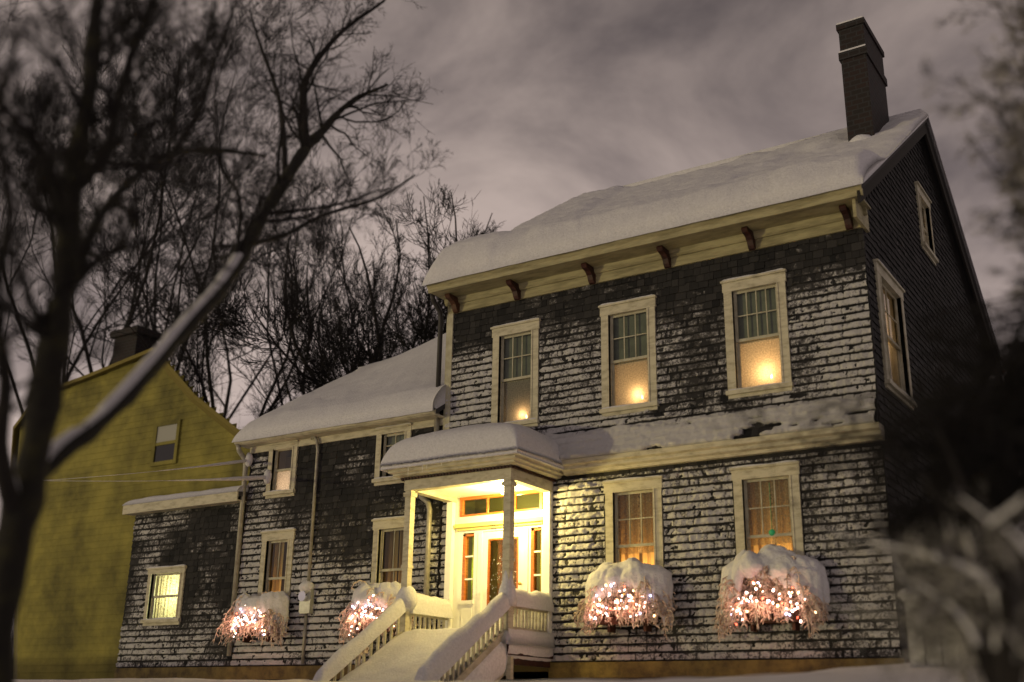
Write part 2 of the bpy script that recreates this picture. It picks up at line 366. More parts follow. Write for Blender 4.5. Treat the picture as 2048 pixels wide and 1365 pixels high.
def wall_snow(tf, u0, u1, z0, z1, holes, dens, outf=None, du=.022, dv=EXPO/7, seed=5, lim=None, skip=None, thick=.044):
    u = np.arange(u0, u1, du); v = np.arange(z0, z1, dv); U, V = np.meshgrid(u, v, indexing='ij')
    ph = ((V-z0) % EXPO)/EXPO; row = np.floor((V-z0)/EXPO)
    oz = 0 if outf is None else outf(V)
    surf = oz+.026-.020*ph
    d = dens(U, V)
    cw = .15; off = _hash(row, row*0, row*0, seed+50)*cw; cell = np.floor((U+off)/cw+.35*(vnoise(row*.7, U*3, 0, seed)-.5)); fr = (U+off)/cw+.35*(vnoise(row*.7, U*3, 0, seed)-.5)-cell
    cr_ = _hash(cell, row, row*0, seed+60); gp = _hash(cell+7, row, row*0, seed+61)
    nz = .22*fbm(U*3.2, row*.9, 0, seed, 3)+.25*fbm(U*2.1, V*2.1, 0, seed+3, 3)+.22*fbm(U*17, V*17, 0, seed+1, 3)+.31*(.5+.42*(cr_-.5))
    full = sstep(.88, 1.05, d)
    a = (nz-.5)*1.9+(d-.5)*2.1+.20
    a = a-.45*(gp > .55)*(np.minimum(fr, 1-fr) < .06)*(1-full)
    prof = np.minimum(sstep(.0, .14, ph), 1-sstep(.76, .97, ph-.16*(vnoise(U*9, row, 0, seed+6)-.5)))*(1-full)+full
    lump = .55+2.0*(fbm(U*22, V*20, 0, seed+8, 3)-.5)+.6*(fbm(U*9, V*9, 0, seed+4, 2)-.5)*2
    lump = lump*(1-.75*full)+.7*full
    t = np.clip(a, -1, 1.1)*lump*thick+.003
    amt = np.clip(.20+a*.60, 0, .80)*np.clip(prof*1.4, 0, 1)+full*.62
    o = np.where(a*prof > -.05, surf+t*prof*(1+.8*full)+full*.03*(fbm(U*4, V*6, 0, seed+70, 3)-.3), surf-.02)
    o = np.where(prof < .05, surf-.02, o)
    ok = (o > surf-.004)
    for h in holes: ok &= ~((U > h[0]-.005) & (U < h[1]+.005) & (V > h[2]-.01) & (V < h[3]+.01))
    if lim is not None:
        L = np.array([lim(z) for z in v]); ok &= (U >= L[None, :, 0]) & (U <= L[None, :, 1])
    if skip is not None: ok &= ~skip(V)
    keep = ok[:-1, :-1] | ok[1:, :-1] | ok[:-1, 1:] | ok[1:, 1:]
    for h in holes:
        inh = (U > h[0]) & (U < h[1]) & (V > h[2]) & (V < h[3]); keep &= ~(inh[:-1, :-1] | inh[1:, 1:])
    vv = np.stack([U, V, o], -1).reshape(-1, 3); f = grid_faces(len(u), len(v), keep)
    used = np.unique(f); am = amt.reshape(-1)[used]; vv, f = prune(vv, f)
    return mesh_obj('wall_snow', tf(vv), f, DUST, house, smooth=True, attr={'amount': am})
def solid_wall(tf, u0, u1, z0, z1, holes, mb):
    us = sorted({u0, u1, *[h[0]+.07 for h in holes], *[h[1]-.07 for h in holes]}); zs = sorted({z0, z1, *[h[2]+.07 for h in holes], *[h[3]-.07 for h in holes]})
    for a, b in zip(us, us[1:]):
        for c, d in zip(zs, zs[1:]):
            mu, mz = (a+b)/2, (c+d)/2
            if any(h[0]+.06 < mu < h[1]-.06 and h[2]+.06 < mz < h[3]-.06 for h in holes): continue
            mb.quad((a, c, 0), (b, c, 0), (b, d, 0), (a, d, 0))
RZ0, RZ1, RY0, RY1 = 6.42, 9.85, -.55, 4.4
SL = (RZ1-RZ0)/(RY1-RY0)
def side_lim(z):
    if z < 6.45: return (0., 8.8)
    k = (z-6.45)/(9.78-6.45); return (4.4*k, 8.8-4.4*k)
mh = [WIN[k] for k in ('w1', 'w2', 'w3', 'l1', 'l2')]; wh = [WIN[k] for k in ('wu1', 'wu2', 'wl1', 'wl2')]; eh = [WIN['ex']]; sh = list(SWIN.values())
mb = MB(FRONT); solid_wall(FRONT, HX, 0, .1, 6.5, mh+[(DOOR[0]-.07, DOOR[1]+.07, .03, 3.07)], mb); solid_wall(FRONT, WX, HX, .1, 4.4, wh, mb); solid_wall(FRONT, EX, WX, .1, 3.4, eh, mb)
mb.tf = None
mb.quad((HX, 0, .1), (HX, 8.8, .1), (HX, 8.8, 6.45), (HX, 4.4, 9.75), (HX, 0, 6.45)); mb.quad((HX, 8.8, .1), (0, 8.8, .1), (0, 8.8, 6.45), (HX, 8.8, 6.45))
mb.quad((WX, 0, .1), (WX, 6, .1), (WX, 6, 4.4), (WX, 3, 6.5), (WX, 0, 4.4)); mb.quad((WX, 6, .1), (HX, 6, .1), (HX, 6, 4.4), (WX, 6, 4.4))
mb.quad((EX, 0, .1), (EX, 4, .1), (EX, 4, 3.4), (EX, 0, 3.4)); mb.quad((EX, 4, .1), (WX, 4, .1), (WX, 4, 3.4), (EX, 4, 3.4))
mb.quad((HX, 0, .25), (0, 0, .25), (0, 8.8, .25), (HX, 8.8, .25)); mb.quad((HX, .9, 3.3), (0, .9, 3.3), (0, 8.8, 3.3), (HX, 8.8, 3.3))
# rooms: a partition behind the front rooms keeps the lights of one window out of the others
for x in (-4.62, -2.6): mb.quad((x, .02, .25), (x, .9, .25), (x, .9, 6.4), (x, .02, 6.4))
mb.quad((HX, .9, .25), (0, .9, .25), (0, .9, 6.4), (HX, .9, 6.4)); mb.quad((HX, .02, 3.35), (0, .02, 3.35), (0, .9, 3.35), (HX, .9, 3.35))
mb.quad((WX, .9, .25), (HX, .9, .25), (HX, .9, 4.3), (WX, .9, 4.3)); mb.quad((WX, .02, 3.0), (HX, .02, 3.0), (HX, .9, 3.0), (WX, .9, 3.0)); mb.quad((-9.3, .02, .25), (-9.3, .9, .25), (-9.3, .9, 4.3), (-9.3, .02, 4.3))
mb.quad((EX, .9, .25), (WX, .9, .25), (WX, .9, 3.3), (EX, .9, 3.3))
ROOM = mat('room_plaster', (.10, .075, .045), .9)
mb.build('inner_wall', ROOM, house)
mb = MB(SIDE)
us = [0, .52, 1.78, 3.79, 4.55, 8.8]
solid_wall(SIDE, 0, 8.8, .1, 6.45, [SWIN['s1']], mb)
h = SWIN['s2']; a0, a1, c0, c1 = h[0]+.07, h[1]-.07, h[2]+.07, h[3]-.07
yl = lambda z: side_lim(z)
for z0_, z1_ in ((6.45, c0), (c1, 9.75)):
    mb.quad((yl(z0_)[0], z0_, 0), (yl(z0_)[1], z0_, 0), (yl(z1_)[1], z1_, 0), (yl(z1_)[0], z1_, 0))
mb.quad((yl(c0)[0], c0, 0), (a0, c0, 0), (a0, c1, 0), (yl(c1)[0], c1, 0)); mb.quad((a1, c0, 0), (yl(c0)[1], c0, 0), (yl(c1)[1], c1, 0), (a1, c1, 0))
mb.quad((.02, .25, -.9), (8.7, .25, -.9), (8.7, 6.4, -.9), (.02, 6.4, -.9))
mb.build('inner_wall', ROOM, house)
skipb = lambda z: np.asarray((z > 3.02) & (z < 3.29))
shingle_wall(FRONT, HX+.0, .03, .38, 6.13, mh+[(DOOR[0], DOOR[1], .3, 3.0)], 'wall', outf=out_main, seed=1, skip=lambda z: 3.03 < z < 3.28)
shingle_wall(FRONT, WX+.02, HX-.02, .38, 4.28, wh, 'wall', seed=2)
shingle_wall(FRONT, EX, WX-.02, .38, 3.30, eh, 'wall', seed=3)
shingle_wall(SIDE, 0, 8.8, .38, 9.7, sh, 'wall', lim=side_lim, seed=4)
def dens_main(U, V):
    d = .40+.27*(1-sstep(2.9, 3.5, V))+.18*sstep(-3.6, -4.9, U)*(V < 3)
    up = .52*(1-sstep(4.9, 5.9, V))
    d = np.where(V > 3.28, .30+up*.70, d)
    d = d+.22*sstep(-1.4, -.2, U)*(1-sstep(5.2, 6.0, V))*(V > 3.28)+.10*sstep(-6.0, -6.5, U)*(1-sstep(5.2, 5.5, V))*(V > 3.3)
    d = np.where((V > 3.28), np.maximum(d, 1.15*(1-sstep(3.62, 3.95, V+.25*(fbm(U*1.6, V*2, 0, 77)-.5)))), d)
    hole = sstep(.60, .66, fbm(U*1.9+5, V*6.5, 0, 31, 3))*(V > 3.3)*(V < 4.0); d = d-.9*hole*sstep(-3.8, -2.5, U)
    d = d-.04*sstep(2.8, 3.0, V)*(V < 3.1)
    d = d+.42*(fbm(U*.8, V*.9, 0, 12, 3)-.5)
    return np.where((V > 3.28) & (V < 4.1), d, np.minimum(d, .86))
wall_snow(FRONT, HX+.02, .03, .38, 6.13, mh+[(DOOR[0], DOOR[1], .3, 3.1)], dens_main, outf=out_main, seed=5, skip=skipb)
def dens_wing(U, V):
    d = .70-.40*sstep(1.6, 3.0, V)-.05*sstep(2.7, 4.0, V)+.38*sstep(-10.2, -10.9, U)*(V < 4.1)
    return np.minimum(d+.75*(fbm(U*.9, V*1.1, 0, 41, 3)-.5), .86)
wall_snow(FRONT, WX+.02, HX-.03, .38, 4.28, wh, dens_wing, seed=6)
wall_snow(FRONT, EX, WX-.02, .38, 3.3, eh, lambda U, V: .40+.9*(fbm(U*1.3, V*1.3, 0, 51, 3)-.5)+.2*(1-sstep(.8, 2, V)), seed=7)
wall_snow(SIDE, 0, 8.8, .38, 9.7, sh, lambda U, V: .20+.6*(fbm(U*.9, V*.9, 0, 61, 3)-.5)+.12*(1-sstep(1, 3, V)), seed=8, lim=side_lim, du=.035, dv=EXPO/5)

# --- trim of the main house
mb = MB()
mb.box(HX-.02, .05, -.045, 0, 6.12, 6.37)                       # frieze
mb.box(HX-.05, .12, -.075, -.045, 6.27, 6.37)                   # bed mould
mb.box(HX-.06, .16, -.50, 0, 6.37, 6.395)                       # soffit
mb.prism([(-.50, 6.36), (-.53, 6.36), (-.55, 6.43), (-.59, 6.47), (-.59, 6.52), (-.50, 6.52)], 'X', HX-.08, .20)   # fascia and crown
mb.prism([(-.075, 6.27), (-.10, 6.30), (-.12, 6.37), (-.075, 6.37)], 'X', HX-.05, .12)
mb.box(.03, .075, -.45, .15, 6.10, 6.37)                        # return at the corner
mb.build('eave', OLIVE, house)
mb = MB()
for px in (905, 1027, 1177, 1328, 1497, 1692):
    x = xat(px, -.2, 6.28)
    mb.prism([(-.045, 6.36), (-.36, 6.36), (-.37, 6.33), (-.33, 6.29), (-.24, 6.27), (-.17, 6.22), (-.14, 6.15), (-.11, 6.11), (-.07, 6.10), (-.045, 6.12)], 'X', x-.045, x+.045)
    mb.build('bracket', REDB if px > 905 else BROWN, house); mb = MB()
mb = MB(); mb.box(HX-.09, .21, -.615, -.592, 6.50, 6.525); mb.build('drip_edge', BLACK, house)
mb = MB(); mb.box(HX-.03, HX+.10, -.05, .02, 3.3, 6.12); mb.build('corner_board', GREY, house)
# belt course with its own moulding
mb = MB()
mb.prism([(0, 3.09), (-.10, 3.09), (-.12, 3.13), (-.18, 3.15), (-.18, 3.20), (-.24, 3.22), (-.24, 3.29), (0, 3.29)], 'X', -4.70, .06)
mb.build('belt_moulding', CREAM, house)
mb = MB(); mb.box(EX, -6.85, -.06, 0, .16, .37); mb.box(-4.98, .05, -.06, 0, .16, .37); mb.build('base_board', mat('base_board_paint', (.24, .18, .05), .7, bump=.3, col2=(.07, .05, .02), nscale=4, lo=.38, hi=.7), house)
# rake boards of the gable
mb = MB()
for s in (1, -1):
    a = (4.4-s*4.95, RZ0); b = (4.4, RZ1)
    mb.prism([(a[0], a[1]-.18), (b[0], b[1]-.20), (b[0], b[1]+.02), (a[0], a[1]+.02)], 'X', .13, .17)
mb.build('rake_board', DARK, house)
mb = MB()
mb.prism([(RY0, RZ0+.10), (RY1, RZ1+.10), (9.35, RZ0+.10), (9.35, RZ0+.02), (RY1, RZ1+.02), (RY0, RZ0+.02)], 'X', HX-.08, .20)
rf = mb.build('roof', ROOFM, house)
# chimney, standing on the front slope beside the ridge
cx0, cx1, cy0, cy1 = -.86, -.42, 3.05, 4.30
mb = MB(); mb.box(cx0, cx1, cy0, cy1, 8.5, 10.75); mb.box(cx0-.03, cx1+.03, cy0-.03, cy1+.03, 10.75, 10.90)
mb.box(cx0, cx1, cy0, cy1, 10.90, 11.37); mb.box(cx0-.03, cx1+.03, cy0-.03, cy1+.03, 11.37, 11.48)
ch = mb.build('chimney', BRICK, rf)
for zz, tt in ((10.90, .05), (11.48, .05)):
    mb = MB(); mb.box(cx0-.02, cx1+.01, cy0-.028, cy0+.06 if zz < 11 else cy0+.3, zz, zz+tt*.6); mb.build('chimney_snow', SNOW, rf)
mb = MB(); mb.blob(((cx0+cx1)/2, cy0+.02, 9.05), (.24, .18, .14), 4)
def slab(fn, xs, ss, name, parent, m, close):
    """snow slab: fn(X,S) -> (Y, Zbase, nx, ny, nz, thick); closed with a skirt down to the base"""
    X, Sg = np.meshgrid(xs, ss, indexing='ij'); P, B = fn(X, Sg)
    nu, nv = X.shape; top = P.reshape(-1, 3); bot = B.reshape(-1, 3); f = grid_faces(nu, nv); idx = np.arange(nu*nv).reshape(nu, nv); N = nu*nv
    sk = []
    for line in (idx[:, 0], idx[:, -1], idx[0, :], idx[-1, :]):
        a, b = line[:-1], line[1:]; sk.append(np.stack([a, b, b+N, a+N], 1))
    F = np.concatenate([f, f[:, ::-1]+N]+sk); return mesh_obj(name, np.concatenate([top, bot]), F, m, parent, smooth=True)
mb.build('chimney_snow', SNOW, rf)
def edge(d, w):  # rounded snow edge profile
    k = np.clip(d/w, 0, 1); return np.sqrt(np.clip(1-(1-k)**2, 0, 1))
Lr = math.hypot(RY1-RY0, RZ1-RZ0); cs, sn = (RY1-RY0)/Lr, (RZ1-RZ0)/Lr
def main_snow(X, Sg):
    x0, x1 = HX-.14, .24
    front = 1.05+.5*(fbm(X*.7, 0, 0, 91, 3)-.5)+.012*(X-HX)*3
    big = np.interp(X, [x0, -5, -2.5, -.8, x1], [.48, .42, .35, .40, .30])
    t = big*(1-.56*sstep(front-.25, front+.45, Sg))+.09*(fbm(X*.9, Sg*.9, 0, 92, 4)-.5)+.05*(fbm(X*3.5, Sg*3.5, 0, 93, 4)-.5)+.025*(fbm(X*13, Sg*13, 0, 95, 3)-.5)
    t = t-.08*sstep(.9, 1.6, fbm(X*1.1, Sg*.5, 0, 99, 2)*2)
    t = t*edge(Sg, .46)*edge(X-x0, .34)*(.35+.65*edge(x1-X, .16))
    t = t+.10*sstep(Lr-.8, Lr, Sg)*0
    lip = .10*(1-sstep(0, .25, Sg))*(.6+.8*fbm(X*2.2, 0, 0, 94, 3))
    s2 = Sg-lip
    Y = RY0+s2*cs-t*sn*.62; Z = RZ0+.11+s2*sn+t
    P = np.stack([X, Y, Z], -1); B = np.stack([X, RY0+Sg*cs, RZ0+.105+Sg*sn], -1); return P, B
slab(main_snow, np.linspace(HX-.14, .24, 230), np.concatenate([np.linspace(0, .4, 16), np.linspace(.44, Lr, 90)]), 'roof_snow', rf, SNOW, True)
def back_snow(X, Sg):
    t = .22*edge(Lr-Sg, .3)*(.3+.7*edge(X-HX+.14, .3))*(.3+.7*edge(.24-X, .16)); Y = RY1+Sg*cs
    return np.stack([X, Y, RZ1+.1-Sg*sn+t], -1), np.stack([X, Y, RZ1+.105-Sg*sn], -1)
slab(back_snow, np.linspace(HX-.14, .24, 60), np.linspace(0, Lr, 30), 'roof_snow', rf, SNOW, True)
# wing roof
WY1, WZ0, WZ1 = 3.0, 4.30, 6.35
mb = MB(); mb.prism([(-.30, WZ0+.08), (WY1, WZ1+.08), (6.3, WZ0+.08), (6.3, WZ0), (WY1, WZ1), (-.30, WZ0)], 'X', WX-.12, HX)
wr = mb.build('roof', ROOFM, house)
Lw = math.hypot(WY1+.3, WZ1-WZ0); cw, sw = (WY1+.3)/Lw, (WZ1-WZ0)/Lw
def wing_snow(X, Sg):
    x0 = WX-.16; drift = .55*sstep(-11.3, -7.2, X)*sstep(.6, Lw, Sg)
    t = (.30+drift+.10*(fbm(X*.9, Sg*.9, 0, 191, 4)-.5)+.03*(fbm(X*4, Sg*4, 0, 192, 3)-.5))*edge(Sg, .3)*(.25+.75*edge(X-x0, .5))
    lip = .10*(1-sstep(0, .22, Sg))*(.6+.8*fbm(X*2.2, 0, 0, 194, 3)); s2 = Sg-lip
    return np.stack([X, -.30+s2*cw-t*sw*.4, WZ0+.09+s2*sw+t], -1), np.stack([X, -.30+Sg*cw, WZ0+.085+Sg*sw], -1)
slab(wing_snow, np.linspace(WX-.16, HX-.0, 130), np.concatenate([np.linspace(0, .35, 14), np.linspace(.4, Lw, 60)]), 'roof_snow', wr, SNOW, True)
def wing_back(X, Sg):
    t = .28*edge(Lw-Sg, .3)+.55*sstep(-11.3, -7.2, X)*sstep(1.5, 0, Sg); Y = WY1+Sg*cw
    return np.stack([X, Y, WZ1+.08-Sg*sw+t], -1), np.stack([X, Y, WZ1+.085-Sg*sw], -1)
slab(wing_back, np.linspace(WX-.16, HX, 30), np.linspace(0, Lw, 20), 'roof_snow', wr, SNOW, True)
mb = MB(); mb.prism([(-.30, WZ0), (-.34, WZ0+.02), (-.36, WZ0+.10), (-.29, WZ0+.10)], 'X', WX-.12, HX); mb.box(WX-.1, HX, -.29, 0, WZ0-.005, WZ0+.02); mb.box(WX, HX-.03, -.05, 0, WZ0-.12, WZ0-.005)
mb.build('eave', CREAM, house)
# extension roof: low shed
mb = MB(); mb.prism([(-.22, 3.36), (4.2, 4.0), (4.2, 4.08), (-.22, 3.44)], 'X', EX-.12, WX); er = mb.build('roof', ROOFM, house)
def ext_snow(X, Sg):
    t = (.13+.06*(fbm(X*1.5, Sg*1.5, 0, 291, 4)-.5))*edge(Sg, .2)*(.2+.8*edge(X-EX+.14, .2)); Y = -.24+Sg
    return np.stack([X, Y-.03*(1-sstep(0, .2, Sg)), 3.445+Sg*.145+t], -1), np.stack([X, Y, 3.443+Sg*.145], -1)
slab(ext_snow, np.linspace(EX-.14, WX, 70), np.concatenate([np.linspace(0, .3, 10), np.linspace(.4, 4.4, 24)]), 'roof_snow', er, SNOW, True)
mb = MB(); mb.box(EX-.12, WX-.01, -.25, -.22, 3.27, 3.44); mb.box(EX-.1, WX-.01, -.22, 0, 3.28, 3.30); mb.build('eave', CREAM, house)
# downspouts
mb = MB()
mb.tube([(-7.12, -.40, 6.40), (-7.12, -.36, 6.30), (-7.13, -.14, 6.15), (-7.14, -.10, 6.0), (-7.14, -.10, 4.4)], .042, 8); mb.build('downspout', DPIPE, house)
mb = MB(); mb.tube([(-7.14, -.10, 4.4), (-7.14, -.10, 3.2)], .042, 8); mb.tube([(-7.42, -.09, 3.12), (-7.40, -.10, 3.0), (-7.26, -.10, 2.90), (-7.22, -.10, 2.78), (-7.22, -.10, .5)], .045, 8); mb.build('downspout', METAL, house)
mb = MB(); mb.tube([(-11.56, -.30, 4.32), (-11.56, -.26, 4.2), (-11.54, -.10, 4.05), (-11.53, -.09, 3.9), (-11.50, -.09, .55)], .045, 8); mb.build('downspout', METAL, house)

# --- windows
def window(key, rect, tf, up='grid', low='frost', cas=.13, head=.17, snow=True, cols=3, rows=2, sub=None, deep=.06, glow=None, casm=None):
    x0, x1, z0, z1 = rect; mb = MB(tf); o = .052
    mb.box(x0, x0+cas, z0+.08, z1-head, -.06, o); mb.box(x1-cas, x1, z0+.08, z1-head, -.06, o)
    mb.box(x0-.015, x1+.015, z1-head, z1-.03, -.06, o+.006); mb.box(x0-.03, x1+.03, z1-.03, z1, -.06, o+.035)
    mb.box(x0-.02, x1+.02, z0+.02, z0+.08, -.06, o+.04); mb.box(x0, x1, z0-.03, z0+.02, -.02, o-.005)
    for s in (x0+cas-.025, x1-cas): mb.box(s, s+.025, z0+.08, z1-head, -.005, o+.012)
    w = mb.build('window', casm or CREAM, house)
    a, b, c, d = x0+cas, x1-cas, z0+.08, z1-head; mid = c+(d-c)*.5
    mb = MB(tf); t = .042
    for (lo, hi, dep) in ((mid-.02, d, -.015), (c, mid+.02, -.045)):
        mb.box(a, a+t, lo, hi, dep-.025, dep); mb.box(b-t, b, lo, hi, dep-.025, dep); mb.box(a+t, b-t, hi-t*.8, hi, dep-.025, dep); mb.box(a+t, b-t, lo, lo+t, dep-.025, dep)
        g0, g1, h0, h1 = a+t, b-t, lo+t, hi-t*.8
        nc, nr = (cols, rows) if lo > c else (sub or (0, 0))
        for k in range(1, nc): x = g0+(g1-g0)*k/nc; mb.box(x-.008, x+.008, h0, h1, dep-.02, dep-.002)
        for k in range(1, nr): z = h0+(h1-h0)*k/nr; mb.box(g0, g1, z-.008, z+.008, dep-.019, dep-.003)
    mb.build('sash', GREY, w)
    mb = MB(tf); mb.quad((a+.02, mid, -.028), (b-.02, mid, -.028), (b-.02, d-.02, -.028), (a+.02, d-.02, -.028)); mb.quad((a+.02, c+.02, -.058), (b-.02, c+.02, -.058), (b-.02, mid, -.058), (a+.02, mid, -.058)); mb.build('pane', GLASS, w)
    def sheet(name, lo, hi, dep, m, amp=0., n=60, k=70, gap=None):
        u = np.linspace(a, b, n); f = []
        ww = dep+amp*np.sin(u*k)+amp*.5*np.sin(u*k*1.7+1)
        v = np.concatenate([np.stack([u, np.full(n, lo), ww], 1), np.stack([u, np.full(n, hi), ww], 1)])
        for i in range(n-1):
            if gap and gap[0] < u[i] < gap[1]: continue
            f.append((i, i+1, n+i+1, n+i))
        mb2 = MB(tf); mb2.raw(v, f, True); return mb2.build(name, m, w)
    if up == 'blind': sheet('blind', mid-.05, d, -.085, BLIND)
    if up == 'lace': sheet('curtain', mid-.1, d, -.12, LACE, .012)
    if low == 'frost': sheet('frost', c, mid+.02, -.066, FROST)
    if low == 'curtain':
        sheet('curtain', c, d, -.16, CURTAIN, .018, 120, 62, gap=((a+b)/2-.03, (a+b)/2+.02))
    if low == 'lace': sheet('curtain', c, d, -.14, LACE, .012, 90)
    if low == 'shade': sheet('shade', c, d, -.07, SHADE)
    if snow:
        for (p, q, z, oo, h) in ((x0-.02, x1+.02, z1, o+.01, .03), (x0, x1, z0+.08, o+.012, .028)):
            mb = MB(tf); n = 40; us = np.linspace(p, q, n); hh = h*np.clip(.2+1.4*fbm(us*4, z, 0, int(z*10), 3)-.1, .1, 1.4); v = []
            for i, u in enumerate(us):
                e = min(1, i/2, (n-1-i)/2)
                v += [(u, z-.004, oo+.022), (u, z+hh[i]*e*.7, oo+.02), (u, z+hh[i]*e, oo-.02), (u, z+hh[i]*e, 0.0)]
            mb.raw(v, [(4*i+k, 4*i+4+k, 4*i+5+k, 4*i+1+k) for i in range(n-1) for k in range(3)], True)
            mb.build('snow_cap', SNOW, w)
    return w
def plight(name, loc, energy, col, r=.02, parent=None):
    d = bpy.data.lights.new(name, 'POINT'); d.energy = energy; d.color = col; d.shadow_soft_size = r
    o = bpy.data.objects.new(name, d); C.objects.link(o)
    if parent is not None: o.parent = parent; o.location = Vector(loc)-wloc(parent)
    else: o.location = loc
    return o
WARM = (1., .54, .20)
for k in ('w1', 'w2', 'w3'): window(k, WIN[k], FRONT, up='blind', low='frost', cols=3 if k != 'w3' else 4)
for k in ('l1', 'l2'): window(k, WIN[k], FRONT, up='lace', low='curtain')
window('wu1', WIN['wu1'], FRONT, up=None, low='frost', cols=1, rows=1, cas=.11, head=.1); window('wu2', WIN['wu2'], FRONT, up='blind', low=None, cols=2, rows=2, cas=.12, head=.11)
window('wl1', WIN['wl1'], FRONT, up=None, low='curtain', cols=2, rows=1, cas=.12); window('wl2', WIN['wl2'], FRONT, up=None, low='curtain', cols=2, rows=1, sub=(2, 1), cas=.12)
window('ex', WIN['ex'], FRONT, up=None, low='lace', cols=1, rows=1, cas=.10, head=.11)
window('s1', SWIN['s1'], SIDE, up=None, low='shade', cas=.16, cols=2, rows=2, casm=GREY); window('s2', SWIN['s2'], SIDE, up=None, low='shade', cas=.12, cols=2, rows=1, snow=False, casm=GREY)

# --- electric candles in the windows: each is a thing on its sill
CANDLE = mat('ivory_candle', (.75, .70, .55), .5); BULB = emit('candle_bulb', (1., .72, .38), 14)
def candle(loc, label, energy, light_off=(0, 0, 0), col=WARM):
    t = thing('electric_candle', label, 'candle', loc, 'electric candles in the windows')
    x, y, z = loc
    mb = MB(); mb.lathe([(.035, z), (.035, z+.012), (.012, z+.02), (.011, z+.13), (.013, z+.13), (.013, z+.135)], x, y, 10); mb.build('candle_stick', CANDLE, t)
    mb = MB(); mb.lathe([(.006, z+.135), (.014, z+.15), (.016, z+.165), (.010, z+.185), (.002, z+.205)], x, y, 10); mb.build('bulb', BULB, t)
    plight('candle_light', (x+light_off[0], y-.05+light_off[1], z+.175+light_off[2]), energy, col, .015, t)
candle((-5.57, .19, 4.02), 'electric candle glowing low in the leftmost upstairs window above the porch roof', 1.6)
candle((-3.52, .22, 4.06), 'electric candle behind frosted glass of the middle upstairs window', 3.4)
candle((-1.50, .27, 4.10), 'electric candle behind frosted glass of the upstairs window nearest the gable', 6)
candle((-1.48, .24, 1.28), 'electric candle in the curtained lower window nearest the gable end, under a green ornament', 3.5, (0, .1, .1))
candle((-10.40, .10, 1.26), 'electric candle at the lower window of the wing behind the leftmost window box', 3, (0, .1, 0))
def backlight(loc, e, col=WARM): plight('window_backlight', loc, e, col, .06, house)
backlight((-3.65, .40, 1.45), 50, (1., .52, .18)); backlight((-1.55, .55, 1.5), 26, (1., .55, .2)); backlight((-3.6, .6, 4.5), 5); backlight((-1.55, .6, 4.5), 8); backlight((-10.65, .45, 3.55), 8, (1., .66, .42)); backlight((-13.4, .55, 1.75), 90, (.95, .95, .55)); backlight((-8.0, .5, 1.3), 6, (1., .55, .2)); backlight((-10.6, .5, 1.35), 12, (1., .52, .18))  # the two upstairs lamps are added to spread the candle glow wider
plight('window_backlight', (-.40, 1.15, 4.9), 7, (1., .72, .45), .1, house); plight('window_backlight', (-.30, 4.1, 7.8), 4, (1., .72, .45), .1, house)  # lamps added behind the gable shades to brighten their tan panels
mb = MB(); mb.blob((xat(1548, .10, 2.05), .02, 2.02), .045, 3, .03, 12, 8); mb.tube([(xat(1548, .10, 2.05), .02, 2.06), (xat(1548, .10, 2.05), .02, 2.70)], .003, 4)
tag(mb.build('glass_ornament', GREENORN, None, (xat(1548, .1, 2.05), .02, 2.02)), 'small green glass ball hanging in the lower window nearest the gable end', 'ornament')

# --- front door and surround (parts of the house)
mb = MB(FRONT); X0, X1 = -6.80, -5.04
T0, T1, TZ0, TZ1 = -6.66, -5.12, 2.62, 2.93
sL, sR = (-6.60, -6.38), (-5.33, -5.14); dX0, dX1 = -6.22, -5.44
sz0, sz1 = 1.29, 2.34
for a, b, c, d in ((X0, X1, 2.93, 3.02), (X0, T0, 2.62, 2.93), (T1, X1, 2.62, 2.93), (X0, X1, 2.36, 2.62), (X0, sL[0], .6, 2.36), (sL[1], dX0, .6, 2.36), (dX1, sR[0], .6, 2.36), (sR[1], X1, .6, 2.36), (sL[0], sL[1], .6, sz0), (sR[0], sR[1], .6, sz0)):
    mb.box(a, b, c, d, -.04, .02)
for a in (dX0-.07, dX1+.0): mb.box(a, a+.07, .6, 2.36, .02, .04)
mb.box(sL[0]+.01, sL[1]-.01, .75, 1.2, .02, .03); mb.box(sR[0]+.01, sR[1]-.01, .75, 1.2, .02, .03)
ds = mb.build('door_surround', WHITE, house)
mb = MB(FRONT); mb.prism([(T0-.08, 2.40), (T1+.06, 2.40), (T1+.10, 2.50), (T0-.12, 2.50)], 'Z', .02, .10) if False else mb.box(T0-.06, T1+.04, 2.44, 2.50, .02, .09); mb.box(T0-.03, T1+.01, 2.40, 2.44, .02, .055)
mb.build('door_cornice', mat('yellow_paint', (.66, .58, .20), .5), ds)
mb = MB(FRONT)
mb.box(T0, T1, TZ1-.045, TZ1, -.03, .05); mb.box(T0, T1, TZ0, TZ0+.03, -.03, .03); mb.box(T0, T0+.05, TZ0, TZ1, -.03, .04); mb.box(T1-.05, T1, TZ0, TZ1, -.03, .04)
for k in (1, 2): x = T0+(T1-T0)*k/3; mb.box(x-.012, x+.012, TZ0, TZ1, -.02, .015)
tr = mb.build('transom', ORANGE, house)
mb = MB(FRONT); mb.quad((T0, TZ0, -.012), (T1, TZ0, -.012), (T1, TZ1, -.012), (T0, TZ1, -.012)); mb.build('pane', GREENGLASS, tr)
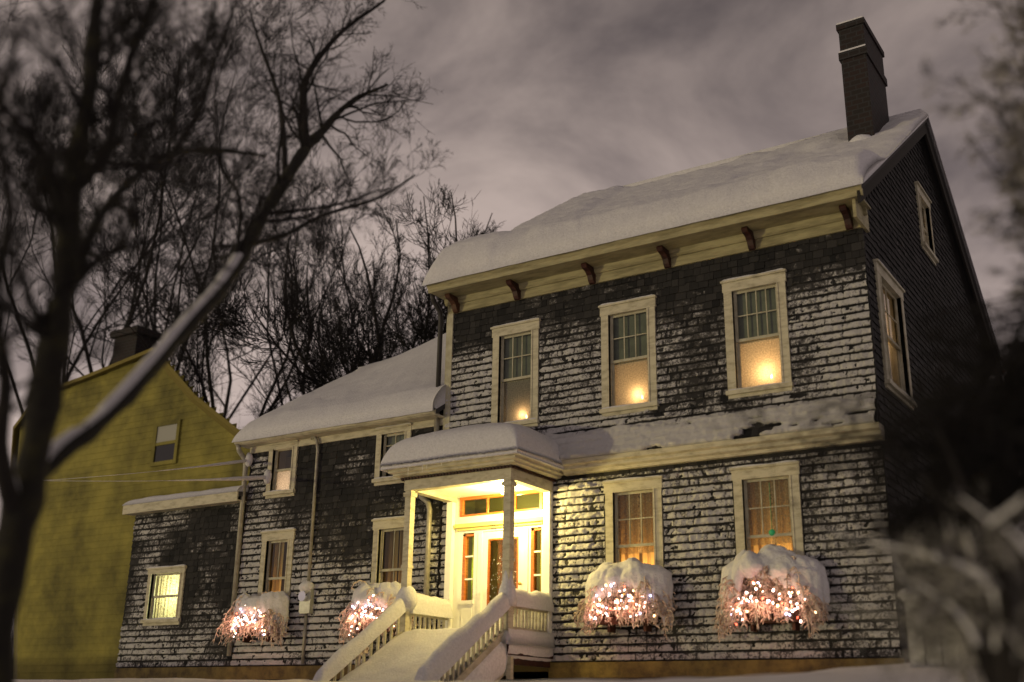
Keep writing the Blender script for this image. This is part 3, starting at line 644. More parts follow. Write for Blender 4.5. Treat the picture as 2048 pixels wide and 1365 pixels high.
for s in (sL, sR):
    mb = MB(FRONT); mb.box(s[0], s[0]+.05, sz0, sz1, -.08, .012); mb.box(s[1]-.015, s[1], sz0, sz1, -.08, .01); mb.box(s[0], s[1], sz1-.03, sz1, -.08, .012)
    sl = mb.build('sidelight', ORANGE, house)
    mb = MB(FRONT); mb.quad((s[0], sz0, -.03), (s[1], sz0, -.03), (s[1], sz1, -.03), (s[0], sz1, -.03)); mb.build('pane', GREENGLASS, sl)
    mb = MB(FRONT)
    for k in (1, 2): z = sz0+(sz1-sz0)*k/3; mb.box(s[0]+.05, s[1]-.015, z-.01, z+.014, -.028, .008)
    mb.box(s[0]-.02, s[1]+.02, sz0-.03, sz0+.025, -.03, .05); mb.build('muntin', WHITE, sl)
    mb = MB(FRONT); mb.quad((s[0], sz0, -.25), (s[1], sz0, -.25), (s[1], sz1, -.25), (s[0], sz1, -.25)); mb.build('curtain', cloth('green_hall_curtain', (.42, .46, .10), .5), sl)
mb = MB(FRONT); gz0, gz1 = 1.08, 2.24; gx0, gx1 = dX0+.10, dX1-.12
for a, b, c, d in ((dX0, gx0, .6, 2.36), (gx1, dX1, .6, 2.36), (gx0, gx1, .6, gz0), (gx0, gx1, gz1, 2.36)): mb.box(a, b, c, d, -.05, .005)
dr = mb.build('door', WHITE, house)
mb = MB(FRONT); mb.box(gx0, gx0+.025, gz0, gz1, -.04, .012); mb.box(gx1-.025, gx1, gz0, gz1, -.04, .012); mb.box(gx0+.025, gx1-.025, gz1-.025, gz1, -.04, .012); mb.build('glazing_bead', ORANGE, dr)
mb = MB(FRONT); mb.quad((gx0, gz0, -.02), (gx1, gz0, -.02), (gx1, gz1, -.02), (gx0, gz1, -.02)); mb.build('pane', GLASS, dr)
n = 60; u = np.linspace(gx0, gx1, n); ww = -.09+.012*np.sin(u*70)
mb = MB(FRONT); mb.raw(np.concatenate([np.stack([u, np.full(n, gz0), ww], 1), np.stack([u, np.full(n, gz1), ww], 1)]), [(i, i+1, n+i+1, n+i) for i in range(n-1)], True); mb.build('curtain', AMBER, dr)
mb = MB(FRONT); mb.box(gx0+.02, gx0+.13, gz0, gz1-.02, -.08, -.05); mb.build('curtain', cloth('ochre_side_curtain', (.30, .24, .06), .5), dr)
mb = MB(FRONT)
for _ in range(130):
    x = rng.uniform(gx0+.03, gx1-.03); z = gz0+(gz1-gz0)*rng.beta(1, 1.5)*.8; r_ = rng.uniform(.004, .010); mb.blob((x, z, -.016), (r_, r_*1.2, .004), int(rng.integers(99)), .2, 6, 4)
mb.build('snow_specks', SNOW, dr)
mb = MB(); mb.blob((dX1-.055, -.06, 1.52), .026, 1, .02, 10, 7); mb.tube([(dX1-.055, -.06, 1.52), (dX1-.055, -.004, 1.52)], .01, 8); mb.build('handle', mat('brass', (.5, .35, .1), .3, metal=1), dr)
backlight((-6.52, .5, 1.8), 9, (.95, .9, .4)); backlight((-5.2, .5, 1.8), 7, (.95, .9, .4)); backlight((-6.0, .5, 1.9), 16, (1., .62, .25)); backlight((-5.9, .5, 2.75), 22, (.95, .88, .4))

# ------------------------------------------------------------------ the front porch
PX0, PX1, PY = -6.80, -5.00, -1.15
porch = thing('front_porch', 'small lit front porch with slim posts, snow domed hip roof and snowy steps', 'porch', (-5.9, -.6, .15))
def post(x, y, z0, z1, s=.055):
    mb = MB(); mb.box(x-s, x+s, y-s, y+s, z0, z1); mb.box(x-s-.02, x+s+.02, y-s-.02, y+s+.02, z1-.09, z1-.03); mb.box(x-s-.012, x+s+.012, y-s-.012, y+s+.012, z0+1.55, z0+1.59)
    return mb.build('post', GREY if False else CREAM, porch)
post(PX1, PY, .15, 2.86, .058); post(PX0, PY, .15, 2.86)
mb = MB(); mb.box(PX0-.06, PX0+.05, -.12, -.028, .55, 2.86); mb.build('pilaster', WHITE, porch)
mb = MB(); mb.box(PX1-.05, PX1+.06, -.12, -.028, .55, 2.86); mb.build('pilaster', WHITE, porch)
mb = MB(); b = .07   # entablature: frieze boards on three sides
mb.box(PX0-b, PX1+b, PY-b, PY+b, 2.86, 3.02); mb.box(PX0-b, PX0+b, PY+b, -.03, 2.86, 3.02); mb.box(PX1-b, PX1+b, PY+b, -.03, 2.86, 3.02)
mb.build('beam', CREAM, porch)
mb = MB(); mb.box(PX0+b, PX1-b, PY+b, -.03, 2.93, 2.96); mb.build('ceiling', WHITE, porch)
mb = MB()   # dark red dentil band
mb.box(PX0-b-.03, PX1+b+.03, PY-b-.03, 0, 3.021, 3.05)
for x in np.arange(PX0-b-.03, PX1+b+.03, .06): mb.box(x, x+.034, PY-b-.06, PY-b-.031, 3.015, 3.05)
for y in np.arange(PY-b, -.06, .06):
    mb.box(PX1+b+.031, PX1+b+.06, y, y+.034, 3.015, 3.05); mb.box(PX0-b-.06, PX0-b-.031, y, y+.034, 3.015, 3.05)
mb.build('dentils', REDB, porch)
ex, ey = .27, .30    # eave overhang
def ring(o0, o1, za, zb, zc):  # moulding ring on three sides; o = overhang beyond the posts
    L, Rr, F = PX0, PX1, PY
    v = []; 
    for o, z in ((o0, za), (o1, zb), (o1, zc)):
        v += [(L-o, 0, z), (L-o, F-o, z), (Rr+o, F-o, z), (Rr+o, 0, z)]
    f = [(r*4+k, r*4+k+1, (r+1)*4+k+1, (r+1)*4+k) for r in range(2) for k in range(3)]
    return v, f
mb = MB()
for args in ((.10, .20, 3.05, 3.07, 3.10), (.20, .255, 3.10, 3.115, 3.15), (.255, .30, 3.15, 3.17, 3.21)): mb.raw(*ring(*args))
mb.quad((PX0-.30, 0, 3.21), (PX0-.30, PY-.30, 3.21), (PX1+.30, PY-.30, 3.21), (PX1+.30, 0, 3.21))
mb.build('cornice', CREAM, porch)
rx0, rx1, ry0 = PX0-.345, PX1+.345, PY-.345
mb = MB(); zr = 3.62
mb.raw([(rx0+.03, 0, 3.215), (rx0+.03, ry0+.03, 3.215), (rx1-.03, ry0+.03, 3.215), (rx1-.03, 0, 3.215), (rx0+.8, 0, zr), (rx0+.8, -.5, zr), (rx1-.8, -.5, zr), (rx1-.8, 0, zr)], [(0, 1, 5, 4), (1, 2, 6, 5), (2, 3, 7, 6), (4, 5, 6, 7), (0, 3, 2, 1)])
pr_ = mb.build('roof', ROOFM, porch)
def psnow(X, Y):
    dl, dr_, df = X-rx0, rx1-X, Y-ry0
    dmin = np.minimum(np.minimum(dl, dr_), df)
    k = 1/np.cbrt(1/np.maximum(dl, 1e-3)**3+1/np.maximum(dr_, 1e-3)**3+1/np.maximum(df, 1e-3)**3)
    h = .28*edge(k, .22)+.60*(1-np.exp(-k/.75))+.05*(fbm(X*1.6, Y*1.6, 0, 301, 4)-.5)+.02*(fbm(X*6, Y*6, 0, 302, 3)-.5)*sstep(0, .1, k)
    b_ = -.04*(1-sstep(0, .12, dmin))
    return np.stack([X, Y, 3.19+h+.045*sstep(0, .1, k)], -1), np.stack([X, Y, np.where(dmin < .046, 3.155, 3.2135)], -1)
xs = np.concatenate([rx0+np.array([0, .01, .02, .03, .043, .05, .07, .1, .13, .17, .21, .25]), np.linspace(rx0+.28, rx1-.28, 60), rx1-np.array([.25, .21, .17, .13, .1, .07, .05, .043, .03, .02, .01, 0])]); ys = np.concatenate([ry0+np.array([0, .01, .02, .03, .043, .05, .07, .1, .13, .17, .21, .25]), np.linspace(ry0+.28, -.02, 36)])
slab(psnow, xs, ys, 'roof_snow', pr_, SNOW, True)
mb = MB()
for x, L in ((-6.62, .16), (-6.35, .11), (-6.27, .08), (-6.0, .05)): mb.tube([(x, PY-.31, 3.16), (x, PY-.31, 3.16-L)], [.006, .001], 5)
mb.build('icicles', mat('ice', (.8, .82, .85), .2), pr_)
# deck, skirt
mb = MB(); mb.box(PX0-.08, PX1+.08, PY-.08, -.03, .42, .56); mb.build('deck', REDB, porch)
mb = MB(); mb.box(PX1-.02, PX1+.05, PY-.05, -.05, .30, .42); mb.box(PX0-.05, PX1-.02, PY-.05, PY+.02, .30, .42); mb.build('deck_joist', REDB, porch)
def dsnow(X, Y):
    k = np.minimum(np.minimum(X-(PX0-.1), (PX1+.14)-X), Y-(PY-.16))
    h = .21*edge(k, .16)+.04*(fbm(X*2, Y*2, 0, 311, 3)-.5)*sstep(0, .15, k)
    return np.stack([X, Y, .565+h], -1), np.stack([X, Y, np.full_like(X, .56)], -1)
slab(dsnow, np.linspace(PX0-.1, PX1+.14, 50), np.linspace(PY-.16, -.06, 34), 'deck_snow', porch, SNOW, True)
# snow plastered on the deck's right face
n1_, n2_ = 44, 20
YY, TT = np.meshgrid(np.linspace(PY-.10, -.03, n1_), np.linspace(0, 1, n2_), indexing='ij')
zb = .40-.035*fbm(YY*5, 0, 0, 341); zt_ = .775+.03*(fbm(YY*4, 0, 0, 342)-.5); ZZ = zb+(zt_-zb)*TT
XX = PX1+.05+.055*np.sin(np.pi*np.clip(TT*.86, 0, 1))**.6*(.6+.8*fbm(YY*2.5, ZZ*4, 0, 343))
mesh_obj('skirt_snow', np.stack([XX, YY, ZZ], -1).reshape(-1, 3), grid_faces(n1_, n2_), SNOW, porch)
# railings: a rail with its balusters and snow cap
def railing(p0, p1, ztop0, ztop1, zb0, zb1, n, snow_h=.16, snow_w=.075, cap=True):
    p0, p1 = np.array(p0, float), np.array(p1, float); d = p1-p0; L = np.linalg.norm(d); e = d/L; nrm = np.array([-e[1], e[0]])
    def beam(za0, za1, zt0, zt1, w, mb):
        v = []
        for q, a, b in ((p0, za0, zt0), (p1, za1, zt1)):
            for s in (-w, w): v += [(q[0]+nrm[0]*s, q[1]+nrm[1]*s, a), (q[0]+nrm[0]*s, q[1]+nrm[1]*s, b)]
        mb.raw(v, [(0, 1, 3, 2), (4, 6, 7, 5), (0, 4, 5, 1), (2, 3, 7, 6), (0, 2, 6, 4), (1, 5, 7, 3)])
    mb = MB(); beam(ztop0-.06, ztop1-.06, ztop0, ztop1, .035, mb); beam(zb0, zb1, zb0+.05, zb1+.05, .022, mb)
    r_ = mb.build('railing', CREAM, porch)
    for i in range(n):
        t = (i+.7)/(n+.4); q = p0+d*t; zb = zb0+(zb1-zb0)*t+.05; zt = ztop0+(ztop1-ztop0)*t-.06
        b = MB(); b.box(q[0]-.016, q[0]+.016, q[1]-.016, q[1]+.016, zb, zt); b.build('baluster', CREAM, r_)
    N = 60; V = []; K = 9
    for i in range(N):
        t = i/(N-1); q = p0+d*t; zt = ztop0+(ztop1-ztop0)*t; ee = min(1, math.sqrt(max(0, min(i, N-1-i))/3))
        hh = snow_h*(.75+.6*float(fbm(t*L*2.2, p0[0], 0, 401, 3)))*max(ee, .25); w = snow_w*(.85+.35*float(fbm(t*L*3, p0[1], 0, 402, 2)))
        for k in range(K):
            a = math.pi*k/(K-1); s = -math.cos(a)*w; z = zt-.035*(k in (0, K-1))+hh*math.sin(a)**.7 if 0 < k < K-1 else zt-.04
            V.append((q[0]+nrm[0]*s, q[1]+nrm[1]*s, z))
    F = [(i*K+k, (i+1)*K+k, (i+1)*K+k+1, i*K+k+1) for i in range(N-1) for k in range(K-1)]+[tuple(range(K)), tuple((N-1)*K+k for k in range(K))]
    s = MB(); s.raw(V, F, True); s.build('rail_snow', SNOW, r_); return r_
railing((PX1+.01, PY+.05), (PX1+.01, -.06), 1.12, 1.12, .76, .76, 11, .24, .10)
railing((PX0, PY+.05), (PX0, -.10), 1.08, 1.08, .74, .74, 8, .25, .12)
railing((PX1, PY-.05), (PX1, -3.15), 1.10, -.14+.02, .72, -.50+.02, 17, .24, .10)
railing((PX0, PY-.05), (PX0, -3.0), 1.12, -.05, .74, -.42, 12, .17, .09)
mb = MB(); mb.lathe([(.13, 1.08), (.135, 1.22), (.115, 1.32), (.085, 1.40), (.066, 1.50), (.060, 1.56)], PX1, PY, 18); mb.build('post_snow', SNOW, porch)
mb = MB(); mb.blob((PX0, PY+.02, 1.24), (.17, .16, .20), 22, .2, 18, 12); mb.build('post_snow', SNOW, porch)
# steps with their thick cover of snow
mb = MB()
for k in range(4): mb.box(PX0+.06, PX1-.06, PY-.10-.29*(k+1), PY-.10-.29*k+.02, .10-.2*(k > 2), .44-.13*k)
mb.build('step', REDB, porch)
mb = MB(); mb.prism([(PY-.08, .14), (PY-.08, .72), (-3.1, -.42), (-3.1, -.6), (-2.6, -.6)], 'X', PX1-.03, PX1+.012)
mb.prism([(PY-.08, .14), (PY-.08, .70), (-3.0, -.42), (-3.0, -.6), (-2.6, -.6)], 'X', PX0-.012, PX0+.03); mb.build('stringer', CREAM, porch)
def ssnow(X, Sg):
    Y = PY+.05-Sg; k = np.minimum(X-(PX0-.0), (PX1)-X)
    z = .77-.57*np.maximum(Sg-.12, 0)+.07*np.exp(-((Sg-.1)/.25)**2)*0
    z = z+.05*(fbm(X*1.5, Y*1.5, 0, 321, 4)-.5)+.05*(fbm(X*4, Y*4, 0, 322, 3)-.5)+.03*edge(k, .25)
    return np.stack([X, Y, z], -1), np.stack([X, Y, z-.25], -1)
slab(ssnow, np.linspace(PX0+.03, PX1-.03, 46), np.linspace(0, 2.1, 60), 'step_snow', porch, SNOW, True)
# snow plastered on the outer face of the right stair side
n1_, n2_ = 50, 18
Y_ = np.linspace(PY-.02, -3.05, n1_); T_ = np.linspace(0, 1, n2_); YY, TT = np.meshgrid(Y_, T_, indexing='ij')
zt = .70+.62*(YY-PY); zb = zt-.48+.1*(fbm(YY*2, 0, 0, 331)-.5); ZZ = zb+(zt-zb)*TT
XX = PX1+.0+.06*np.sin(np.pi*TT)**.5*(.7+.6*fbm(YY*3, ZZ*3, 0, 332))
mesh_obj('side_snow', np.stack([XX, YY, ZZ], -1).reshape(-1, 3), grid_faces(n1_, n2_), SNOWC, porch)
mb = MB(); mb.box(-4.96, -4.89, PY-.06, PY+.01, .1, .40); mb.build('deck_leg', CREAM, porch)
# ceiling lamp
lampt = thing('porch_lamp', 'white globe ceiling lamp lit under the porch roof', 'lamp', (-5.42, -.60, 2.93))
mb = MB(); mb.lathe([(.07, 2.93), (.07, 2.91), (.03, 2.90)], -5.42, -.60); mb.build('lamp_base', WHITE, lampt)
mb = MB(); mb.lathe([(.03, 2.905), (.07, 2.88), (.085, 2.84), (.07, 2.79), (.01, 2.765)], -5.42, -.60, 14); mb.build('lamp_globe', emit('lamp_globe', (1., .88, .6), 14), lampt)
plight('lamp_light', (-5.5, -.60, 2.70), 185, (1., .75, .22), .09, lampt)
# evergreen rope garland with loops at the foot of the left rail
mb = MB()
gp = at(728, 1285, 'X', PX0)
for k in range(5):
    a0 = k*1.3; pts = [gp+np.array([.02*math.sin(a0+t), .13*math.cos(t+a0)*(.6+.12*k)-.02*k, .10*math.sin(t)*(.7+.15*k)-.03*k+.02]) for t in np.linspace(0, 5.2, 22)]
    mb.tube(pts, .022+.008*np.sin(np.arange(22)*1.9), 6)
mb.tube([gp+np.array([0, -.05, -.05]), gp+np.array([.02, -.12, -.25]), gp+np.array([.03, -.10, -.5])], [.02, .02, .012], 6)
mb.tube([gp+np.array([0, .1, .1]), gp+np.array([.02, .24, .17]), gp+np.array([.0, .36, .34])], [.018, .022, .012], 6)
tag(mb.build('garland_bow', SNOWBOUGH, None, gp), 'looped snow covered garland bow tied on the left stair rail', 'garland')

# ------------------------------------------------------------------ electric meter, cables
mt = thing('electric_meter', 'snow dusted electric meter with its conduit on the wing wall', 'meter', (-9.78, -.03, 1.2))
mb = MB(); mb.box(-9.90, -9.66, -.12, -.02, 1.22, 1.62); mb.build('meter_box', STEEL, mt)
mb = MB(); 
vv = [(.085*math.cos(t), .085*math.sin(t)) for t in np.linspace(0, 2*math.pi, 18)[:-1]]
mb.prism([(-9.78+a, 1.50+b) for a, b in vv], 'Y', -.20, -.12); mb.build('meter_dial', GLASS, mt)
mb = MB(); mb.blob((-9.78, -.10, 1.66), (.15, .11, .10), 33, .2); mb.build('snow_cap', SNOW, mt)
mb = MB(); mb.tube([(-9.93, -.10, 4.28), (-9.84, -.11, 4.30), (-9.79, -.10, 4.22), (-9.78, -.07, 4.05), (-9.78, -.06, 1.62)], .028, 8); mb.tube([(-9.78, -.06, 1.22), (-9.78, -.06, .4)], .028, 8); mb.build('conduit', METAL, mt)
for (a, bpt, lab, rr) in (((535, 955), (-160, 955), 'lower snow laden service cable running to the wing wall', .05), ((498, 921), (-160, 975), 'upper snow laden service cable crossing before the yellow house', .036)):
    A = at(*a, 'Y', -.06); B = atd(*bpt, 14); pts = [A+(B-A)*t+np.array([0, 0, -.06*4*t*(1-t)]) for t in np.linspace(0, 1, 60)]
    rad = [max(.0045, rr*(1-i/24))*(.6+.7*float(fbm(i*.45, 1, 0, 7))) for i in range(60)]; pts[0] = A
    mb = MB(); mb.tube(pts, rad, 7); mb.blob(A+np.array([.03, -.03, 0]), (.08, .07, .13), 2, .2, 10, 8)
    tag(mb.build('utility_cable', SNOW, None, A), lab, 'cable', 'snow covered utility cables')

# ------------------------------------------------------------------ window boxes and fairy lights
def bough(p, d, L, r, droop, k):
    pts = [np.array(p, float)]; d = np.array(d, float); n = 7
    for i in range(n):
        d = d+np.array([0, 0, -droop*(i+1)/n]); d /= np.linalg.norm(d); pts.append(pts[-1]+d*L/n)
    return pts
def make_box(seed, wid=.62, top=1.0, lowc=.42, front=.0):
    """origin at the planter's bottom middle on the wall; local x along the wall, -y outwards"""
    r = np.random.default_rng(seed); root = thing('window_box', '', 'window box', (0, 0, 0), 'snow capped window boxes')
    mb = MB(); x, h, d = .40, .20, .24
    for (a, b, c, e) in ((-x, x, -d, -d+.02), (-x, x, -.03, -.01), (-x, -x+.02, -d+.02, -.03), (x-.02, x, -d+.02, -.03)): mb.box(a, b, c, e, 0, h)
    mb.box(-x+.02, x-.02, -d+.02, -.03, .01, .16); mb.box(-x-.015, x+.015, -d-.015, -d+.0, h-.03, h+.01)
    for s in (-.28, .28): mb.box(s-.02, s+.02, -.2, -.02, -.1, 0)
    mb.build('planter', PLANTER, root)
    mb = MB()
    for i in range(230):
        x0_ = r.uniform(-.38, .38); y0_ = r.uniform(-.24, -.06); zb_ = .16 if i < 110 else r.uniform(.12, .16+(lowc+.08)*(1-(x0_/.42)**2))
        dx = x0_*1.6+r.normal(0, .45); L = r.uniform(.30, .62)*(1.1 if abs(x0_) > .22 else .55)
        pts = bough((x0_, y0_, zb_), (dx, -abs(r.normal(.35, .25)), r.uniform(.6, 1.4)), L, .02, r.uniform(.7, 1.6), i)
        mb.tube(pts, np.linspace(.012, .006, len(pts))*r.uniform(.8, 1.4), 5)
        for q in range(2, len(pts)):
            for _ in range(2):
                v = r.normal(0, 1, 3); v[2] = -abs(v[2])*.8; v /= np.linalg.norm(v); mb.tube([pts[q], pts[q]+v*.035, pts[q]+v*.06+np.array([0, 0, -.02])], [.008, .010, .003], 4, False)
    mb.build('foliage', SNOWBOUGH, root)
    # snow cap: clumps and drooping tongues merged into one crust
    mb = MB()
    for i in range(38):
        a = r.uniform(0, math.pi); q = r.uniform(0, .82); x_ = -math.cos(a)*wid*q; y_ = -.06-.30*math.sin(a)*q
        z_ = top-.16-(.34*abs(x_/wid)**2.0+.12*(abs(y_)/.36)**2)*top+r.normal(0, .045); z_ = max(z_, lowc+.10)
        mb.blob((x_, y_, z_), (r.uniform(.14, .25), r.uniform(.12, .20), r.uniform(.11, .19)), int(r.integers(999)), .28, 12, 8)
    for i in range(54):
        sgn = r.choice([-1, 1]); a = r.uniform(.02, 1.25); x_ = sgn*wid*math.cos(a)*.92; y_ = -.07-.27*math.sin(a)
        z0_ = lowc+.20+(top-lowc-.35)*(1-abs(x_)/wid)+r.uniform(-.05, .08); L = r.uniform(.25, .72)*(.42+.58*math.cos(a)); ox = sgn*r.uniform(.02, .10); oy = -r.uniform(.0, .06)
        mb.tube([(x_*.75, y_*.8, z0_+.06), (x_, y_, z0_-.02), (x_+ox*.6, y_+oy*.6, z0_-L*.5), (x_+ox, y_+oy, z0_-L)], [.08, .075, .055, .018], 8)
    cap = mb.build('snow_cap', SNOW, root, smooth=True)
    rm = cap.modifiers.new('merge', 'REMESH'); rm.mode = 'VOXEL'; rm.voxel_size = .019; rm.use_smooth_shade = True
    return root
BULBM = [emit('bulb_white', (1., .62, .50), 8), emit('bulb_blue', (.62, .62, 1.), 8), emit('bulb_red', (1., .12, .06), 6), emit('bulb_amber', (1., .55, .25), 8)]
def make_bulbs():
    res = []
    for M in BULBM:
        mb = MB(); mb.blob((0, 0, 0), (.013, .013, .018), 1, .03, 8, 6); o = mb.build('bulb', M); res.append(o)
    return res
protos = make_bulbs()
boxes = [(-3.60, .86, 11, .64, .86, .38, 'snow capped window box under the lower window right of the porch', 'string of glowing fairy lights in the window box just right of the porch'),
         (-1.50, .82, 23, .70, .92, .42, 'snow capped window box nearest the gable end, deeply buried under a broad dome of snow', 'string of glowing fairy lights in the window box nearest the gable end'),
         (-10.72, .86, 37, .56, .62, .38, 'leftmost snow capped window box, under the wing window beside the downspout', 'string of glowing fairy lights in the leftmost window box under the wing window'),
         (-8.05, .86, 41, .55, .72, .40, 'snow capped window box half hidden behind the left stair rail', 'string of glowing fairy lights in the window box behind the left stair rail')]
for (x, z, seed, wid, top, lowc, lab, lab2) in boxes:
    b = make_box(seed, wid, top, lowc); b.location = (x, -.07, z); b['label'] = lab
    r = np.random.default_rng(seed+100); t = thing('fairy_lights', lab2, 'string lights', (x, -.07, z), 'fairy lights in the window boxes')
    pts = []
    for i in range(64):
        u = r.uniform(-1, 1); px = u*wid*.80+r.normal(0, .03); py = -.25-.17*math.sqrt(max(0, 1-u*u))-r.uniform(0, .06); pz = .10+r.beta(1.6, 2)*.48-.18*abs(u)**2+r.normal(0, .03)
        if abs(u) < .35 and pz < .16: pz += .12
        pts.append((px, py, pz))
    pts.sort(key=lambda p: p[0]+.1*math.sin(p[2]*30))
    mb = MB(); mb.tube([np.array(p)+np.array([x, -.07+.012, z+.018]) for p in pts], .004, 4); mb.build('wire', WIRE, t)
    for i, p in enumerate(pts):
        o = protos[[0, 0, 0, 1, 0, 2, 0, 3][i % 8]].copy(); o.name = 'bulb'; C.objects.link(o); o.parent = t; o.location = p; o.rotation_euler = (r.uniform(-1, 1), r.uniform(-1, 1), 0); s = r.uniform(.6, 1.3); o.scale = (s, s, s)
    for dx in (-.3, .0, .3): plight('string_glow', (x+dx, -.07-.50, z+.20), 3.0, (1., .46, .30), .08, t)
for o in protos: bpy.data.objects.remove(o)

# ------------------------------------------------------------------ neighbour's house
nb = thing('yellow_house', 'ochre yellow gabled neighbour house behind the big bare tree', 'house', (-20, 6, .2))
Yn = 4.0
def P2(px, py): q = at(px, py, 'Y', Yn); return (q[0], q[2])
poly = [P2(40, 1345), P2(40, 862), P2(95, 792), P2(180, 762), P2(318, 706), P2(398, 800), P2(478, 902), P2(478, 1340)]
poly[0] = (poly[0][0], 0); poly[-1] = (poly[-1][0], 0); poly[-2] = (poly[-1][0], poly[-2][1])
ctr = np.array([sum(p[0] for p in poly)/len(poly), Yn, 4.]); bk = ctr-CAM; bk[2] = 0; bk = bk/np.linalg.norm(bk)*9
bk[0] -= 1.2
front = np.array([(p[0], Yn, p[1]) for p in poly]); back = front+bk; back[:, 0] += (ctr[0]-back[:, 0]+bk[0])*.02
n_ = len(poly); mb = MB(); mb.raw(np.concatenate([front, back]), [tuple(range(n_))[::-1], tuple(range(n_, 2*n_))]+[(i, (i+1) % n_, n_+(i+1) % n_, n_+i) for i in range(n_)])
wl_ = mb.build('wall', YELLOW, nb)
def clap_lines(y, z): return [x for x in np.nan_to_num([a[0]+(b[0]-a[0])*(z-a[1])/(b[1]-a[1]) for a, b in zip(poly, poly[1:]+poly[:1]) if (a[1]-z)*(b[1]-z) < 0])]
mb = MB()
for z in np.arange(.5, 9, .17):
    xs_ = sorted(clap_lines(Yn, z))
    for a, b in zip(xs_[::2], xs_[1::2]): mb.raw([(a, Yn-.003, z+.165), (b, Yn-.003, z+.165), (b, Yn-.013, z), (a, Yn-.013, z), (b, Yn-.001, z), (a, Yn-.001, z)], [(0, 1, 2, 3), (3, 2, 4, 5)])
mb.build('siding', YELLOW, nb)
mb = MB()
for k in range(1, n_-2):
    a, b = front[k], front[k+1]; d = b-a; nr = np.array([-d[2], 0, d[0]]); nr /= np.linalg.norm(nr); nr = nr*.10
    e = np.array([0, -.2, 0]); q = [a+e, b+e, b+e+nr, a+e+nr]; mb.raw(q+[p+bk*1.0 for p in q], [(0, 1, 2, 3), (7, 6, 5, 4), (0, 4, 5, 1), (1, 5, 6, 2), (2, 6, 7, 3), (3, 7, 4, 0)])
mb.build('roof', mat('ochre_roof_edge', (.16, .13, .03), .8), nb)
a, b = P2(318, 855), P2(350, 920)
mb = MB(); f_ = .10
mb.box(a[0]-f_, b[0]+f_, Yn-.06, Yn-.002, a[1], a[1]+f_); mb.box(a[0]-f_, b[0]+f_, Yn-.06, Yn-.002, b[1]-f_, b[1]); mb.box(a[0]-f_, a[0], Yn-.06, Yn-.002, b[1], a[1]); mb.box(b[0], b[0]+f_, Yn-.06, Yn-.002, b[1], a[1]); mb.box(a[0], b[0], Yn-.05, Yn-.002, (a[1]+b[1])/2-.04, (a[1]+b[1])/2+.04)
wn_ = mb.build('window', YELLOW, nb)
mb = MB(); mb.box(a[0], b[0], Yn-.03, Yn-.004, b[1], (a[1]+b[1])/2-.04); mb.build('pane', mat('dark_pane', (.01, .01, .012), .1), wn_)
mb = MB(); mb.box(a[0], b[0], Yn-.03, Yn-.004, (a[1]+b[1])/2+.04, a[1]); mb.build('blind', mat('pale_blind', (.30, .30, .27), .8), wn_)
q = at(268, 700, 'Y', Yn+1.5); mb = MB(); mb.box(q[0]-.55, q[0]+.45, Yn+1.2, Yn+1.9, q[2]-1.2, q[2]+.35); mb.box(q[0]-.65, q[0]+.55, Yn+1.1, Yn+2.0, q[2]+.35, q[2]+.55); mb.build('chimney', BRICK, nb)

# ------------------------------------------------------------------ trees
def tubes(pts, rad, n=4):
    """pts (N,P,3), rad (N,P) -> verts, faces"""
    N, P, _ = pts.shape
    d = pts[:, -1]-pts[:, 0]; d /= np.linalg.norm(d, axis=1)[:, None]+1e-9
    ref = np.where(np.abs(d[:, 2:3]) < .85, np.array([[0, 0, 1.]]), np.array([[1., 0, 0]]))
    n1 = np.cross(d, ref); n1 /= np.linalg.norm(n1, axis=1)[:, None]+1e-9; n2 = np.cross(d, n1)
    a = 2*np.pi*np.arange(n)/n
    off = np.cos(a)[None, :, None]*n1[:, None]+np.sin(a)[None, :, None]*n2[:, None]        # N,n,3
    v = pts[:, :, None]+rad[:, :, None, None]*off[:, None]
    v = v.reshape(-1, 3)
    base = (np.arange(N)*P*n)[:, None, None]+(np.arange(P-1)*n)[None, :, None]
    k = np.arange(n)[None, None]; k2 = (k+1) % n
    f = np.stack([base+k, base+k2, base+n+k2, base+n+k], -1).reshape(-1, 4)
    return v, f
def grow(r, st, d, L, P, wig, up, grav=0):
    N = len(st); pts = np.zeros((N, P, 3)); pts[:, 0] = st; d = d.copy(); step = (L/(P-1))[:, None]
    for i in range(1, P):
        d = d+r.normal(0, wig, (N, 3)); d[:, 2] += up; d /= np.linalg.norm(d, axis=1)[:, None]
        pts[:, i] = pts[:, i-1]+d*step
    return pts
def spawn(r, pts, rad, L, per, tmin, ang, ratio, rratio, tmax=1.0):
    N, P, _ = pts.shape; per = np.broadcast_to(per, (N,)); idx = np.repeat(np.arange(N), per); M = len(idx)
    t = r.uniform(tmin, tmax, M)*(P-1); i = np.minimum(t.astype(int), P-2); fr = (t-i)[:, None]
    st = pts[idx, i]*(1-fr)+pts[idx, i+1]*fr; dd = pts[idx, i+1]-pts[idx, i]; dd /= np.linalg.norm(dd, axis=1)[:, None]+1e-9
    rn = r.normal(0, 1, (M, 3)); rn -= dd*(rn*dd).sum(1)[:, None]; rn /= np.linalg.norm(rn, axis=1)[:, None]
    a = r.uniform(ang[0], ang[1], M)[:, None]; nd = dd*np.cos(a)+rn*np.sin(a)
    rr = (rad[idx, i]*(1-fr[:, 0])+rad[idx, i+1]*fr[:, 0])*rratio
    LL = L[idx]*ratio*r.uniform(.6, 1.25, M)*(1.15-.5*t/(P-1))
    return st, nd, LL, rr
